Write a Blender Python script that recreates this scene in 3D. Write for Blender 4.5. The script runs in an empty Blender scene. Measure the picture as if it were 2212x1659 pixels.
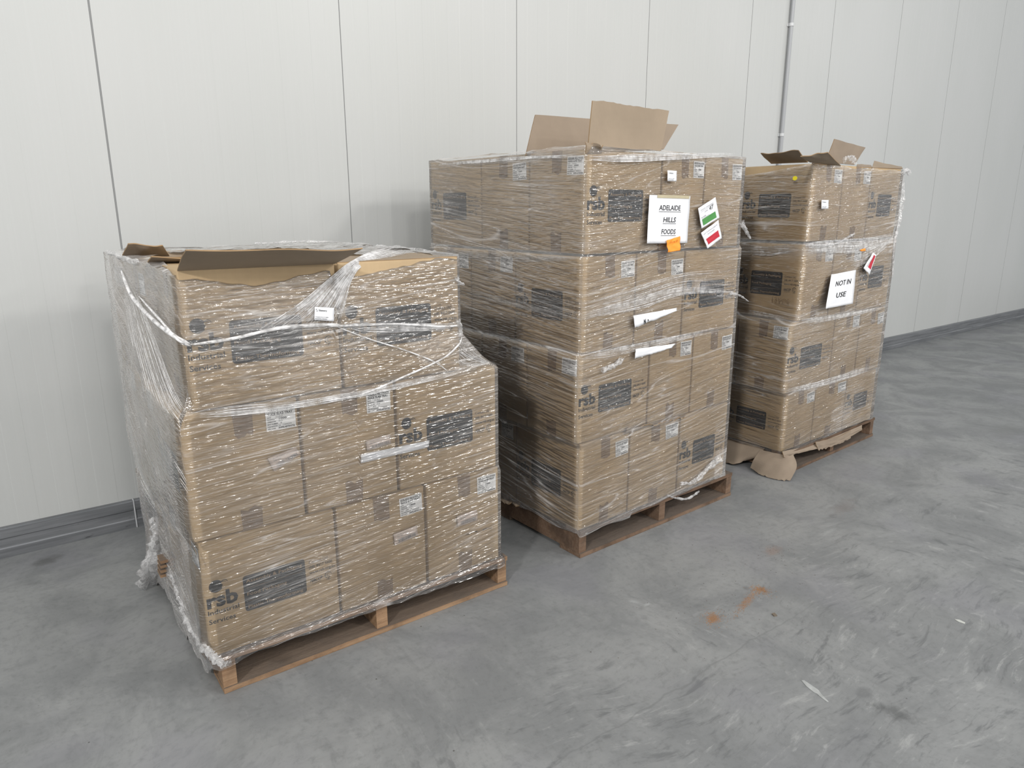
import bpy, math, random
import numpy as np
from mathutils import Vector, Matrix, noise
PI = math.pi
sc = bpy.context.scene
C = sc.collection
random.seed(7)

# ------------------------------------------------------------------ camera
CAMF, YAW, PITCH, ROLL, CH, CD = 1518.03, 0.62930, -0.24692, -0.002108, 1.57192, 3.80377
fw = Vector((math.sin(YAW)*math.cos(PITCH), math.cos(YAW)*math.cos(PITCH), math.sin(PITCH)))
rt = fw.cross(Vector((0, 0, 1))).normalized()
upv = rt.cross(fw)
c_, s_ = math.cos(ROLL), math.sin(ROLL)
cr = c_*rt + s_*upv
cu = -s_*rt + c_*upv
CP = Vector((0, -CD, CH))
cam = bpy.data.cameras.new('camera')
cam.sensor_width = 36.0
cam.lens = 36.0*CAMF/2212.0
cam.clip_start = 0.05
co = bpy.data.objects.new('camera', cam)
C.objects.link(co)
M = Matrix.Identity(4)
for i in range(3):
    M[i][0] = cr[i]; M[i][1] = cu[i]; M[i][2] = -fw[i]; M[i][3] = CP[i]
co.matrix_world = M
sc.camera = co

def hit(px, py, pt, nrm):
    """point of the real plane (pt, nrm) seen at photo pixel px, py"""
    d = cr*((px-1106.0)/CAMF) - cu*((py-829.5)/CAMF) + fw
    pt = Vector(pt); nrm = Vector(nrm)
    return CP + d*((pt-CP).dot(nrm)/d.dot(nrm))

# ------------------------------------------------------------------ world, lights, exposure
w = bpy.data.worlds.new('world'); sc.world = w; w.use_nodes = True
w.node_tree.nodes['Background'].inputs[0].default_value = (0.93, 0.97, 1.0, 1)
w.node_tree.nodes['Background'].inputs[1].default_value = 0.74
sc.view_settings.view_transform = 'Standard'
sc.view_settings.look = 'None'
sc.view_settings.gamma = 1
sc.view_settings.use_curve_mapping = False
sc.view_settings.exposure = -0.33

def area(name, loc, target, sx, sy, power, col=(1, 0.97, 0.93)):
    l = bpy.data.lights.new(name, 'AREA'); l.shape = 'RECTANGLE'; l.size = sx; l.size_y = sy
    l.energy = power; l.color = col
    o = bpy.data.objects.new(name, l); C.objects.link(o); o.location = loc
    d = Vector(target)-Vector(loc)
    o.rotation_euler = d.to_track_quat('-Z', 'Y').to_euler()
    return o
area('high_bay_or_fill_light', (6.2, -9.6, 6.3), (2.2, -1.5, 0.9), 1.0, 0.9, 310)
for lx, ly, pw in ((0.2, -8.0, 130), (-6.5, -7.0, 620), (2.0, -15.0, 170), (-4.0, -14.0, 220), (8.5, -15.0, 130), (4.2, -4.4, 45), (-1.5, -4.4, 30), (1.5, -22.0, 170)):
    area('high_bay_or_fill_light', (lx, ly, 6.3), (2.2, -1.5, 0.9), 0.7, 0.5, pw)  # unseen fill lights, added to brighten the carton faces, strongest from the left
for lx, ly, pw in ((4.6, -12.0, 75), (11.5, -9.5, 60), (15.0, -12.5, 75), (19.0, -9.0, 65), (24.0, -13.0, 85), (7.5, -19.0, 80)):
    area('high_bay_or_fill_light', (lx, ly, 6.3), (2.4, -1.5, 0.9), 0.5, 0.4, pw)  # small unseen lights, added so the film wrinkles catch bright highlights
sc.cycles.adaptive_threshold = 0.02
sc.cycles.max_bounces = 4
sc.cycles.diffuse_bounces = 2
sc.cycles.glossy_bounces = 2
sc.cycles.transparent_max_bounces = 12

# ------------------------------------------------------------------ node helpers
class NT:
    def __init__(s, name):
        s.m = bpy.data.materials.new(name); s.m.use_nodes = True
        s.t = s.m.node_tree; s.t.nodes.clear()
        s.out = s.t.nodes.new('ShaderNodeOutputMaterial')
    def n(s, typ, **kw):
        nd = s.t.nodes.new('ShaderNode'+typ)
        for k, v in kw.items(): setattr(nd, k, v)
        return nd
    def set(s, sock, v):
        if v is None: return
        if isinstance(v, bpy.types.NodeSocket): s.t.links.new(v, sock)
        else:
            if isinstance(v, (tuple, list)) and len(v) == 3 and sock.type == 'RGBA': v = (*v, 1)
            sock.default_value = v
    def math(s, op, a, b=None, c=None, clamp=False):
        nd = s.n('Math', operation=op, use_clamp=clamp)
        for i, v in enumerate((a, b, c)):
            if v is not None: s.set(nd.inputs[i], v)
        return nd.outputs[0]
    def mapr(s, v, a, b, c=0.0, d=1.0, smooth=True):
        nd = s.n('MapRange', interpolation_type='SMOOTHSTEP' if smooth else 'LINEAR')
        for i, x in enumerate((v, a, b, c, d)): s.set(nd.inputs[i], x)
        return nd.outputs[0]
    def noise(s, vec, scale, detail=3, rough=0.5, dist=0.0):
        nd = s.n('TexNoise'); s.set(nd.inputs['Vector'], vec)
        for k, v in (('Scale', scale), ('Detail', detail), ('Roughness', rough), ('Distortion', dist)): s.set(nd.inputs[k], v)
        return nd.outputs['Fac']
    def vor(s, vec, scale, rnd=1.0):
        nd = s.n('TexVoronoi'); s.set(nd.inputs['Vector'], vec); s.set(nd.inputs['Scale'], scale); s.set(nd.inputs['Randomness'], rnd)
        return nd.outputs['Distance']
    def mapping(s, vec, scale=(1, 1, 1), rot=(0, 0, 0), loc=(0, 0, 0)):
        nd = s.n('Mapping'); s.set(nd.inputs[0], vec); nd.inputs[1].default_value = loc
        nd.inputs[2].default_value = rot; nd.inputs[3].default_value = scale
        return nd.outputs[0]
    def mix(s, f, a, b):
        nd = s.n('Mix', data_type='RGBA'); s.set(nd.inputs[0], f); s.set(nd.inputs[6], a); s.set(nd.inputs[7], b)
        return nd.outputs[2]
    def bump(s, h, strength=1.0, dist=0.001):
        nd = s.n('Bump'); s.set(nd.inputs['Height'], h); nd.inputs['Strength'].default_value = strength
        nd.inputs['Distance'].default_value = dist
        return nd.outputs[0]
    def pos(s): return s.n('NewGeometry').outputs['Position']
    def obj(s): return s.n('TexCoord').outputs['Object']
    def bsdf(s, col, rough=0.5, normal=None, metal=0.0, spec=0.5):
        b = s.n('BsdfPrincipled'); s.set(b.inputs['Base Color'], col); s.set(b.inputs['Roughness'], rough)
        s.set(b.inputs['Metallic'], metal); s.set(b.inputs['Specular IOR Level'], spec)
        if normal is not None: s.set(b.inputs['Normal'], normal)
        s.t.links.new(b.outputs[0], s.out.inputs[0]); return b

def simple(name, col, rough=0.6, spec=0.4, var=0.0):
    t = NT(name)
    if var:
        f = t.noise(t.obj(), 25, 3)
        c = t.mix(f, tuple(x*(1-var) for x in col), tuple(min(1, x*(1+var)) for x in col))
        t.bsdf(c, rough, spec=spec)
    else: t.bsdf(col, rough, spec=spec)
    return t.m

def kraft_mat(name, base, var=0.1):
    t = NT(name); p = t.obj()
    oi = t.n('ObjectInfo').outputs['Random']
    f = t.noise(p, 5, 4, 0.6)
    g = t.noise(t.mapping(p, (260, 260, 4)), 1, 2)
    h = t.noise(p, 160, 2)
    c = t.mix(t.mapr(f, 0.3, 0.7), tuple(x*(1-var) for x in base), tuple(x*(1+var) for x in base))
    c = t.mix(t.math('MULTIPLY', t.mapr(g, 0.35, 0.7), 0.07), c, tuple(x*0.75 for x in base))
    c = t.mix(t.math('MULTIPLY', t.mapr(h, 0.55, 0.8), 0.15), c, tuple(x*0.72 for x in base))
    c = t.mix(t.math('MULTIPLY', oi, 0.22), c, tuple(x*0.8 for x in base))
    t.bsdf(c, 0.72, spec=0.25)
    return t.m
KRAFT = kraft_mat('kraft_cardboard', (0.450, 0.330, 0.196))
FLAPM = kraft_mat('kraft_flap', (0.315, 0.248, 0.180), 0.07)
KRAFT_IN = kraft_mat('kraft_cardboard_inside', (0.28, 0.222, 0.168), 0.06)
CORR = kraft_mat('corrugated_edge', (0.30, 0.20, 0.11), 0.25)
KNOCK = kraft_mat('kraft_lettering', (0.44, 0.31, 0.19), 0.04)

def ink_mat():
    t = NT('black_printing_ink'); p = t.obj()
    f = t.noise(p, 90, 3); c = t.mix(t.mapr(f, 0.35, 0.75), (0.020, 0.021, 0.025), (0.045, 0.042, 0.042))
    t.bsdf(c, 0.55, spec=0.35); return t.m
INK = ink_mat()
LABEL = simple('white_label_paper', (0.90, 0.905, 0.91), 0.55, var=0.03)
LINK = simple('label_print', (0.035, 0.035, 0.04), 0.6)
PINK = simple('pale_pink_label', (0.66, 0.56, 0.50), 0.6, var=0.05)
PAPER = simple('white_paper', (0.80, 0.81, 0.84), 0.7, var=0.03)
BLACK = simple('black_toner', (0.010, 0.010, 0.011), 0.6)
GREY = simple('grey_toner', (0.25, 0.25, 0.26), 0.6)
GREEN = simple('green_ink', (0.075, 0.27, 0.07), 0.6, var=0.1)
RED = simple('red_ink', (0.52, 0.025, 0.045), 0.6, var=0.1)
ORANGE = simple('orange_note_paper', (0.95, 0.33, 0.04), 0.7, var=0.05)
YELLOW = simple('yellow_sticker', (0.85, 0.72, 0.03), 0.5)
BLUE = simple('blue_plastic', (0.05, 0.25, 0.5), 0.3)
MASK = simple('masking_tape', (0.50, 0.44, 0.30), 0.6, var=0.1)

def tape_mat():
    t = NT('brown_packing_tape'); p = t.obj()
    f = t.noise(t.mapping(p, (30, 30, 120)), 1, 3)
    c = t.mix(t.mapr(f, 0.3, 0.7), (0.20, 0.138, 0.088), (0.27, 0.190, 0.122))
    t.bsdf(c, 0.22, t.bump(f, 0.6, 0.002), spec=0.6); return t.m
TAPE = tape_mat()

def wood_mat(name, ca, cb, dark, stain=0.5):
    t = NT(name); p = t.obj()
    g = t.noise(t.mapping(p, (2, 60, 60)), 1, 5, 0.65, 0.6)
    l = t.noise(p, 9, 4, 0.6)
    sp = t.noise(p, 60, 3, 0.7)
    oi = t.n('ObjectInfo').outputs['Random']
    c = t.mix(t.mapr(g, 0.3, 0.7), ca, cb)
    c = t.mix(t.math('MULTIPLY', t.mapr(l, 0.42, 0.66), stain), c, dark)
    c = t.mix(t.math('MULTIPLY', t.mapr(sp, 0.6, 0.75), 0.5), c, dark)
    c = t.mix(t.math('MULTIPLY', oi, 0.35), c, dark)
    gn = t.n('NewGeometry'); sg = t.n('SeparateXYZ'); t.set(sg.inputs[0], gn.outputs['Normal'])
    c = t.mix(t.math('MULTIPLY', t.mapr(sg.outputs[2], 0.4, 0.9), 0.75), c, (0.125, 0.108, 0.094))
    t.bsdf(c, 0.8, t.bump(t.math('ADD', g, sp), 0.6, 0.003), spec=0.2); return t.m
WOOD1 = wood_mat('raw_hardwood', (0.27, 0.160, 0.090), (0.42, 0.275, 0.165), (0.10, 0.065, 0.045), 0.45)
WOOD2 = wood_mat('weathered_hardwood', (0.165, 0.100, 0.065), (0.235, 0.160, 0.110), (0.07, 0.048, 0.036), 0.65)
WTOP = wood_mat('grey_board_wood', (0.17, 0.125, 0.09), (0.25, 0.19, 0.14), (0.06, 0.045, 0.035), 0.7)

def film_mat(name, rough=0.13):
    t = NT(name)
    at = t.n('Attribute', attribute_name='haze').outputs['Fac']
    tr = t.n('BsdfTransparent'); tr.inputs[0].default_value = (0.995, 0.993, 0.99, 1)
    gl = t.n('BsdfGlossy'); gl.inputs['Roughness'].default_value = rough; gl.inputs[0].default_value = (1, 1, 1, 1)
    fr = t.n('Fresnel'); fr.inputs[0].default_value = 1.5
    cn = t.noise(t.mapping(t.pos(), (30, 30, 200)), 1, 0, 0.5)
    t.set(gl.inputs['Normal'], t.bump(cn, 1.0, 0.0034))
    mx = t.n('MixShader')
    t.set(mx.inputs[0], t.math('ADD', t.math('MULTIPLY', fr.outputs[0], 1.2), 0.055, clamp=True))
    t.set(mx.inputs[1], tr.outputs[0]); t.set(mx.inputs[2], gl.outputs[0])
    df = t.n('BsdfDiffuse'); df.inputs[0].default_value = (0.86, 0.84, 0.83, 1)
    tl = t.n('BsdfTranslucent'); tl.inputs[0].default_value = (0.86, 0.84, 0.83, 1)
    md = t.n('MixShader'); md.inputs[0].default_value = 0.35
    t.set(md.inputs[1], df.outputs[0]); t.set(md.inputs[2], tl.outputs[0])
    m2 = t.n('MixShader'); t.set(m2.inputs[0], at); t.set(m2.inputs[1], mx.outputs[0]); t.set(m2.inputs[2], md.outputs[0])
    t.t.links.new(m2.outputs[0], t.out.inputs[0])
    return t.m
FILM1 = film_mat('clear_stretch_film')
FILM2 = FILM3 = FILM1

def crumple_mat(name, dens, rough=0.16, sc_=60):
    t = NT(name); p = t.pos()
    f = t.noise(p, sc_, 2, 0.6)
    nrm = t.bump(f, 1.0, 0.006)
    lw = t.n('LayerWeight'); lw.inputs[0].default_value = 0.35
    tr = t.n('BsdfTransparent')
    gl = t.n('BsdfGlossy'); gl.inputs['Roughness'].default_value = rough; t.set(gl.inputs['Normal'], nrm)
    df = t.n('BsdfDiffuse'); df.inputs[0].default_value = (0.84, 0.83, 0.83, 1); t.set(df.inputs['Normal'], nrm)
    mx = t.n('MixShader'); mx.inputs[0].default_value = 0.12
    t.set(mx.inputs[1], tr.outputs[0]); t.set(mx.inputs[2], gl.outputs[0])
    m2 = t.n('MixShader'); t.set(m2.inputs[0], t.math('ADD', t.math('MULTIPLY', lw.outputs['Facing'], dens*0.6), t.math('MULTIPLY', t.mapr(f, 0.3, 0.7), dens), clamp=True))
    t.set(m2.inputs[1], mx.outputs[0]); t.set(m2.inputs[2], df.outputs[0])
    t.t.links.new(m2.outputs[0], t.out.inputs[0])
    return t.m
ROPE = crumple_mat('twisted_film', 1.0, 0.3, 30)
STRAND = crumple_mat('gathered_film', 0.85, 0.25, 30)
CRUMP = crumple_mat('crumpled_film', 0.42, 0.12, 50)

# ------------------------------------------------------------------ mesh helpers
def mk(name, verts, faces, mat, parent=None, smooth=False, uvs=None, haze=None):
    me = bpy.data.meshes.new(name); me.from_pydata([tuple(v) for v in verts], [], faces); me.update()
    for m in (mat if isinstance(mat, (list, tuple)) else [mat]): me.materials.append(m)
    if smooth: me.polygons.foreach_set('use_smooth', [True]*len(me.polygons))
    if uvs:
        l = me.uv_layers.new(name='wrap')
        l.data.foreach_set('uv', [x for lp in me.loops for x in uvs[lp.vertex_index]])
    if haze:
        a = me.attributes.new('haze', 'FLOAT', 'POINT'); a.data.foreach_set('value', haze)
    o = bpy.data.objects.new(name, me); C.objects.link(o)
    if parent is not None: o.parent = parent
    return o

class MB:
    def __init__(s): s.v = []; s.f = []
    def add(s, vs, fs):
        b = len(s.v); s.v += [Vector(x) for x in vs]; s.f += [tuple(i+b for i in f) for f in fs]
    def box(s, x0, x1, y0, y1, z0, z1):
        s.add([(x, y, z) for z in (z0, z1) for y in (y0, y1) for x in (x0, x1)],
              [(0, 2, 3, 1), (4, 5, 7, 6), (0, 1, 5, 4), (2, 6, 7, 3), (0, 4, 6, 2), (1, 3, 7, 5)])
    def tube(s, pts, rad, n=8, closed_end=True):
        pts = [Vector(p) for p in pts]; b = len(s.v); N = len(pts)
        for i, p in enumerate(pts):
            t = (pts[min(i+1, N-1)]-pts[max(i-1, 0)]).normalized()
            a = t.cross(Vector((0.13, 0.2, 1))).normalized(); c = t.cross(a)
            r = rad(i/(N-1)) if callable(rad) else rad
            for k in range(n):
                g = 2*PI*k/n; s.v.append(p+(a*math.cos(g)+c*math.sin(g))*r)
        for i in range(N-1):
            for k in range(n):
                s.f.append((b+i*n+k, b+i*n+(k+1) % n, b+(i+1)*n+(k+1) % n, b+(i+1)*n+k))
        s.f.append(tuple(b+k for k in range(n))[::-1]); s.f.append(tuple(b+(N-1)*n+k for k in range(n)))
    def obj(s, name, mat, parent=None, smooth=False): return mk(name, s.v, s.f, mat, parent, smooth)

def empty(name, loc=(0, 0, 0), rz=0.0, scale=(1, 1, 1)):
    o = bpy.data.objects.new(name, None); C.objects.link(o); o.location = loc; o.rotation_euler = (0, 0, rz); o.scale = scale
    o.empty_display_size = 0.1
    return o
def tag(o, label, cat, group=None, kind=None):
    o['label'] = label; o['category'] = cat
    if group: o['group'] = group
    if kind: o['kind'] = kind
    return o
def basis(o): return Matrix.LocRotScale(o.location, o.rotation_euler, o.scale)
def keep(o, parent):
    o.parent = parent; o.matrix_parent_inverse = basis(parent).inverted(); return o

_tc = {}
def text2d(s, bold=0.0, italic=0.0):
    """triangulated glyph outlines of a string, cap height 1, starting at x=0"""
    k = (s, bold, italic)
    if k in _tc: return _tc[k]
    cu_ = bpy.data.curves.new('t', 'FONT'); cu_.body = s; cu_.size = 1.0; cu_.resolution_u = 2; cu_.offset = bold; cu_.shear = italic
    o = bpy.data.objects.new('t', cu_); C.objects.link(o)
    dg = bpy.context.evaluated_depsgraph_get(); dg.update()
    me = bpy.data.meshes.new_from_object(o.evaluated_get(dg))
    vs = [(v.co.x/0.70, v.co.y/0.70) for v in me.vertices]; fs = [tuple(p.vertices) for p in me.polygons]
    bpy.data.objects.remove(o); bpy.data.curves.remove(cu_); bpy.data.meshes.remove(me)
    x0 = min(v[0] for v in vs); vs = [(v[0]-x0, v[1]) for v in vs]
    _tc[k] = (vs, fs, max(v[0] for v in vs)); return _tc[k]

class Art:
    """flat artwork in 2D that is later laid on a surface through a mapping"""
    def __init__(s): s.v = []; s.f = []
    def add(s, vs, fs):
        b = len(s.v); s.v += list(vs); s.f += [tuple(i+b for i in f) for f in fs]
    def text(s, st, x, y, h, wid=None, bold=0.0, italic=0.0, rot=0.0):
        vs, fs, tw = text2d(st, bold, italic)
        kx = (wid/tw) if wid else h
        ca, sa = math.cos(rot), math.sin(rot)
        s.add([(x+a*kx*ca-b*h*sa, y+a*kx*sa+b*h*ca) for a, b in vs], fs)
    def rect(s, x0, y0, x1, y1, nx=1, ny=1):
        vs = [(x0+(x1-x0)*i/nx, y0+(y1-y0)*j/ny) for j in range(ny+1) for i in range(nx+1)]
        s.add(vs, [(j*(nx+1)+i, j*(nx+1)+i+1, (j+1)*(nx+1)+i+1, (j+1)*(nx+1)+i) for j in range(ny) for i in range(nx)])
    def rrect(s, x0, y0, x1, y1, r, ny=6):
        xs = [x0+r*(1-math.cos(a*PI/8)) for a in range(5)]
        xs += [x0+r+(x1-x0-2*r)*i/6 for i in range(1, 6)]
        xs += [x1-(x-x0) for x in xs[:5]][::-1]
        vs = []
        for x in xs:
            d = min(x-x0, x1-x); dy = 0 if d >= r else r-math.sqrt(max(0, r*r-(r-d)**2))
            vs += [(x, y0+dy+(y1-y0-2*dy)*j/ny) for j in range(ny+1)]
        n = ny+1
        s.add(vs, [(i*n+j, (i+1)*n+j, (i+1)*n+j+1, i*n+j+1) for i in range(len(xs)-1) for j in range(ny)])
    def disc(s, x, y, r, n=20, a0=0.0, a1=2*PI):
        vs = [(x, y)]+[(x+r*math.cos(a0+(a1-a0)*k/n), y+r*math.sin(a0+(a1-a0)*k/n)) for k in range(n+1)]
        s.add(vs, [(0, k+1, k+2) for k in range(n)])
    def arc(s, x, y, r, w, a0, a1, n=14, taper=True):
        vs = []
        for k in range(n+1):
            a = a0+(a1-a0)*k/n; ww = w*(math.sin(PI*k/n)*0.85+0.15 if taper else 1)
            vs += [(x+(r-ww/2)*math.cos(a), y+(r-ww/2)*math.sin(a)), (x+(r+ww/2)*math.cos(a), y+(r+ww/2)*math.sin(a))]
        s.add(vs, [(2*k, 2*k+1, 2*k+3, 2*k+2) for k in range(n)])
    def obj(s, name, mat, fn, parent=None, flip=False):
        return mk(name, [fn(a, b) for a, b in s.v], [f[::-1] for f in s.f] if flip else s.f, mat, parent)

# ------------------------------------------------------------------ the carton: 0.46 long, 0.34 wide, 0.405 high
BL, BW, BH = 0.458, 0.34, 0.405
BULGE = 0.0045
def side_point(side, a, h, off):
    """a along the face from its left as seen from outside, h above the carton's base"""
    fl = BL if side in ('-y', '+y') else BW
    u = 2*a/fl-1; v = 2*h/BH-1
    b = BULGE*max(0, 1-u*u)*max(0, 1-v*v)+off
    if side == '-y': return (a-BL/2, -BW/2-b, h)
    if side == '+y': return (BL/2-a, BW/2+b, h)
    if side == '-x': return (-BL/2-b, BW/2-a, h)
    return (BL/2+b, a-BW/2, h)

def carton_mesh(seed):
    rnd = random.Random(seed)
    def ticks(L, n): e = 0.005; return [-L/2, -L/2+e]+[-L/2+e+(L-2*e)*i/n for i in range(1, n)]+[L/2-e, L/2]
    X, Y, Z = ticks(BL, 8), ticks(BW, 8), ticks(BH, 8)
    idx = {}; V = []; Fc = []
    nx, ny, nz = len(X)-1, len(Y)-1, len(Z)-1
    def vid(i, j, k):
        if (i, j, k) in idx: return idx[(i, j, k)]
        x, y, z = X[i], Y[j], Z[k]
        ex, ey, ez = i in (0, nx), j in (0, ny), k in (0, nz)
        if ex+ey+ez >= 2:
            q = 0.0018
            if ex: x -= math.copysign(q, x)
            if ey: y -= math.copysign(q, y)
            if ez: z -= math.copysign(q, z)
        u, v, w_ = 2*x/BL, 2*y/BW, 2*z/BH
        if ex and not ey and not ez: x += math.copysign(BULGE*(1-v*v)*(1-w_*w_), x)
        if ey and not ex and not ez: y += math.copysign(BULGE*(1-u*u)*(1-w_*w_), y)
        if ez and not ex and not ey: z -= math.copysign(0.0015*(1-u*u)*(1-v*v), z)
        idx[(i, j, k)] = len(V); V.append((x, y, z+BH/2)); return idx[(i, j, k)]
    for j in range(ny):
        for k in range(nz):
            Fc.append((vid(0, j, k), vid(0, j, k+1), vid(0, j+1, k+1), vid(0, j+1, k)))
            Fc.append((vid(nx, j, k), vid(nx, j+1, k), vid(nx, j+1, k+1), vid(nx, j, k+1)))
    for i in range(nx):
        for k in range(nz):
            Fc.append((vid(i, 0, k), vid(i+1, 0, k), vid(i+1, 0, k+1), vid(i, 0, k+1)))
            Fc.append((vid(i, ny, k), vid(i, ny, k+1), vid(i+1, ny, k+1), vid(i+1, ny, k)))
        for j in range(ny):
            Fc.append((vid(i, j, 0), vid(i, j+1, 0), vid(i+1, j+1, 0), vid(i+1, j, 0)))
            Fc.append((vid(i, j, nz), vid(i+1, j, nz), vid(i+1, j+1, nz), vid(i, j+1, nz)))
    return V, Fc

def art_logo():
    A = Art()
    # bird emblem: dark round head with pale eye ring and curved beak
    cx, cy, r = 0.037, 0.247, 0.0215
    n = 28; vs = []
    A2 = Art()
    pts = []
    for k in range(n):
        a = 2*PI*k/n
        pts.append((cx+r*math.cos(a), cy+r*math.sin(a)))
    # body = disc with a bite on the right for the face
    bx, by, br = cx+0.0200, cy-0.001, 0.0125
    outl = []
    for (x, y) in pts:
        d = math.hypot(x-bx, y-by)
        if d < br: x, y = bx+(x-bx)*br/max(d, 1e-5), by+(y-by)*br/max(d, 1e-5); x = min(x, bx-0.002)
        outl.append((x, y))
    A.add([(cx-0.008, cy)]+outl, [(0, k+1, (k+1) % n+1) for k in range(n)])
    A.arc(bx+0.001, by-0.004, 0.0165, 0.0030, 0.25*PI, 0.95*PI, 12)       # brow running into the beak
    A.arc(bx+0.006, by+0.0045, 0.012, 0.0022, 0.05*PI, 0.75*PI, 10)
    A.disc(bx-0.0015, by-0.00035, 0.0030, 10)
    A.text('rsb', 0.004, 0.176, 0.049, 0.098, bold=0.035)
    A.text('Industrial', 0.004, 0.150, 0.0165, 0.098, bold=0.012)
    A.text('Services', 0.004, 0.118, 0.0165, 0.084, bold=0.012)
    return A
def art_contact():
    A = Art()
    A.text('Contact Us!', 0.346, 0.228, 0.0105, 0.070, bold=0.004)
    A.text('(08) 8417 5600', 0.346, 0.209, 0.0105, 0.086, bold=0.004)
    A.text('www.rsb.org.au', 0.346, 0.189, 0.0105, 0.095, bold=0.010)
    A.text('HACCP', 0.346, 0.157, 0.0130, 0.046, bold=0.03, italic=0.3)
    A.rect(0.352, 0.151, 0.386, 0.1522)
    A.arc(0.414, 0.166, 0.012, 0.0028, -0.1*PI, 1.75*PI, 22)
    A.arc(0.417, 0.166, 0.007, 0.0018, 0.3*PI, 1.6*PI, 12)
    A.arc(0.424, 0.150, 0.010, 0.002, 0.55*PI, 1.1*PI, 6)
    A.rect(0.405, 0.148, 0.423, 0.1492)
    return A
def art_knock():
    A = Art()
    A.text('Assembly & Packaging', 0.131, 0.2285, 0.0118, 0.190)
    A.text('Food Packaging', 0.131, 0.182, 0.0118, 0.133)
    A.text('Plastic Thermoforming', 0.131, 0.1355, 0.0118, 0.188)
    A.rect(0.131, 0.2095, 0.322, 0.2102, 4); A.rect(0.131, 0.1625, 0.322, 0.1632, 4)
    return A
PAN = Art(); PAN.rrect(0.121, 0.126, 0.332, 0.254, 0.010)
LOGO, CONT, KNK = art_logo(), art_contact(), art_knock()

def art_label():
    A = Art(); W_, H_ = 0.092, 0.072
    A.text('ADELAIDE HILLS FOODS', 0.004, 0.0595, 0.0078, 0.084, bold=0.03)
    A.text('SLICE SLAB TRAY', 0.006, 0.0490, 0.0078, 0.078, bold=0.03)
    A.text('DATE', 0.004, 0.0405, 0.0042, 0.012, bold=0.02)
    A.text('12.10.21', 0.030, 0.0405, 0.0050, 0.022, italic=0.3)
    A.text('QUANTITY', 0.004, 0.0335, 0.0042, 0.026, bold=0.02)
    A.text('1000', 0.040, 0.0330, 0.0060, 0.024, bold=0.03)
    A.text('OPERATOR', 0.004, 0.0265, 0.0042, 0.026, bold=0.02)
    A.text('m.m', 0.038, 0.0265, 0.0050, 0.013, italic=0.3)
    A.text('BOX NUMBER', 0.004, 0.0190, 0.0042, 0.032, bold=0.02)
    A.text('6', 0.044, 0.0190, 0.0055, 0.004, italic=0.3)
    A.text('RSB REFERENCE', 0.004, 0.0115, 0.0042, 0.040, bold=0.02)
    A.text('500039', 0.050, 0.0118, 0.0048, 0.028)
    A.text('RSB CODE', 0.004, 0.0040, 0.0042, 0.024, bold=0.02)
    A.text('AHFSLABTRAY26', 0.036, 0.0035, 0.0055, 0.052, bold=0.04)
    return A
LBL = art_label(); LBR = Art(); LBR.rect(0, 0, 0.092, 0.072, 4, 4)

# prototype meshes, shared by all cartons
PROTO = {}
def proto():
    V, Fc = carton_mesh(1)
    o = mk('body', V, Fc, KRAFT, smooth=True); PROTO['body'] = o.data; bpy.data.objects.remove(o)
    for sd in ('-y', '+y'):
        for nm, art, mat, off in (('printed_panel', PAN, INK, 0.0012), ('printed_logo', LOGO, INK, 0.0012),
                                  ('contact_print', CONT, INK, 0.0012), ('panel_lettering', KNK, KNOCK, 0.0018)):
            o = art.obj(nm, mat, lambda a, b, sd=sd, off=off: side_point(sd, a*BL/0.45, b, off)); PROTO[nm+sd] = o.data; bpy.data.objects.remove(o)
    for sd in ('-x', '+x'):
        for k in range(4):
            rnd = random.Random(k*7+3)
            T = Art()
            # tape tails at top and bottom centre of the short face with ragged ends
            x0 = BW/2-0.030+rnd.uniform(-.006, .006)
            n = 6
            for (y0, y1, sg) in ((BH+0.0005, BH-0.078-rnd.uniform(0, .02), -1), (-0.00035, 0.066+rnd.uniform(0, .02), 1)):
                T = Art()
                base = len(T.v)
                for j in range(5):
                    for i in range(n+1):
                        e = (rnd.uniform(-1, 1)*0.004+0.010*math.sin(i*1.1+k)*0.5) if j == 4 else 0
                        T.v.append((x0+0.060*i/n+(0.006*sg*(j/4.0)*(i/n-0.5) if k % 2 else 0), y0+(y1-y0)*j/4+e))
                for j in range(4):
                    for i in range(n):
                        q = (base+j*(n+1)+i, base+j*(n+1)+i+1, base+(j+1)*(n+1)+i+1, base+(j+1)*(n+1)+i)
                        T.f.append(q[::-1] if sg < 0 else q)
                o = T.obj('tape', TAPE, lambda a, b, sd=sd: side_point(sd, a, b, 0.0010)); PROTO['tape%s%d%d' % (sd, k, sg)] = o.data; bpy.data.objects.remove(o)
            lx, lz, ang = BW-0.012-0.092+rnd.uniform(-.006, .004), 0.308+rnd.uniform(-.012, .008), rnd.uniform(-.06, .06)
            ca, sa = math.cos(ang), math.sin(ang)
            def lf(a, b, off, sd=sd, lx=lx, lz=lz, ca=ca, sa=sa): return side_point(sd, lx+a*ca-b*sa, lz+a*sa+b*ca, off)
            o = LBR.obj('shipping_label', LABEL, lambda a, b: lf(a, b, 0.0020)); PROTO['shipping_label%s%d' % (sd, k)] = o.data; bpy.data.objects.remove(o)
            o = LBL.obj('label_lettering', LINK, lambda a, b: lf(a, b, 0.0028)); PROTO['label_lettering%s%d' % (sd, k)] = o.data; bpy.data.objects.remove(o)
proto()

def inst(name, key, parent, z=0.0):
    o = bpy.data.objects.new(name, PROTO[key]); C.objects.link(o); o.parent = parent; return o

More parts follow.
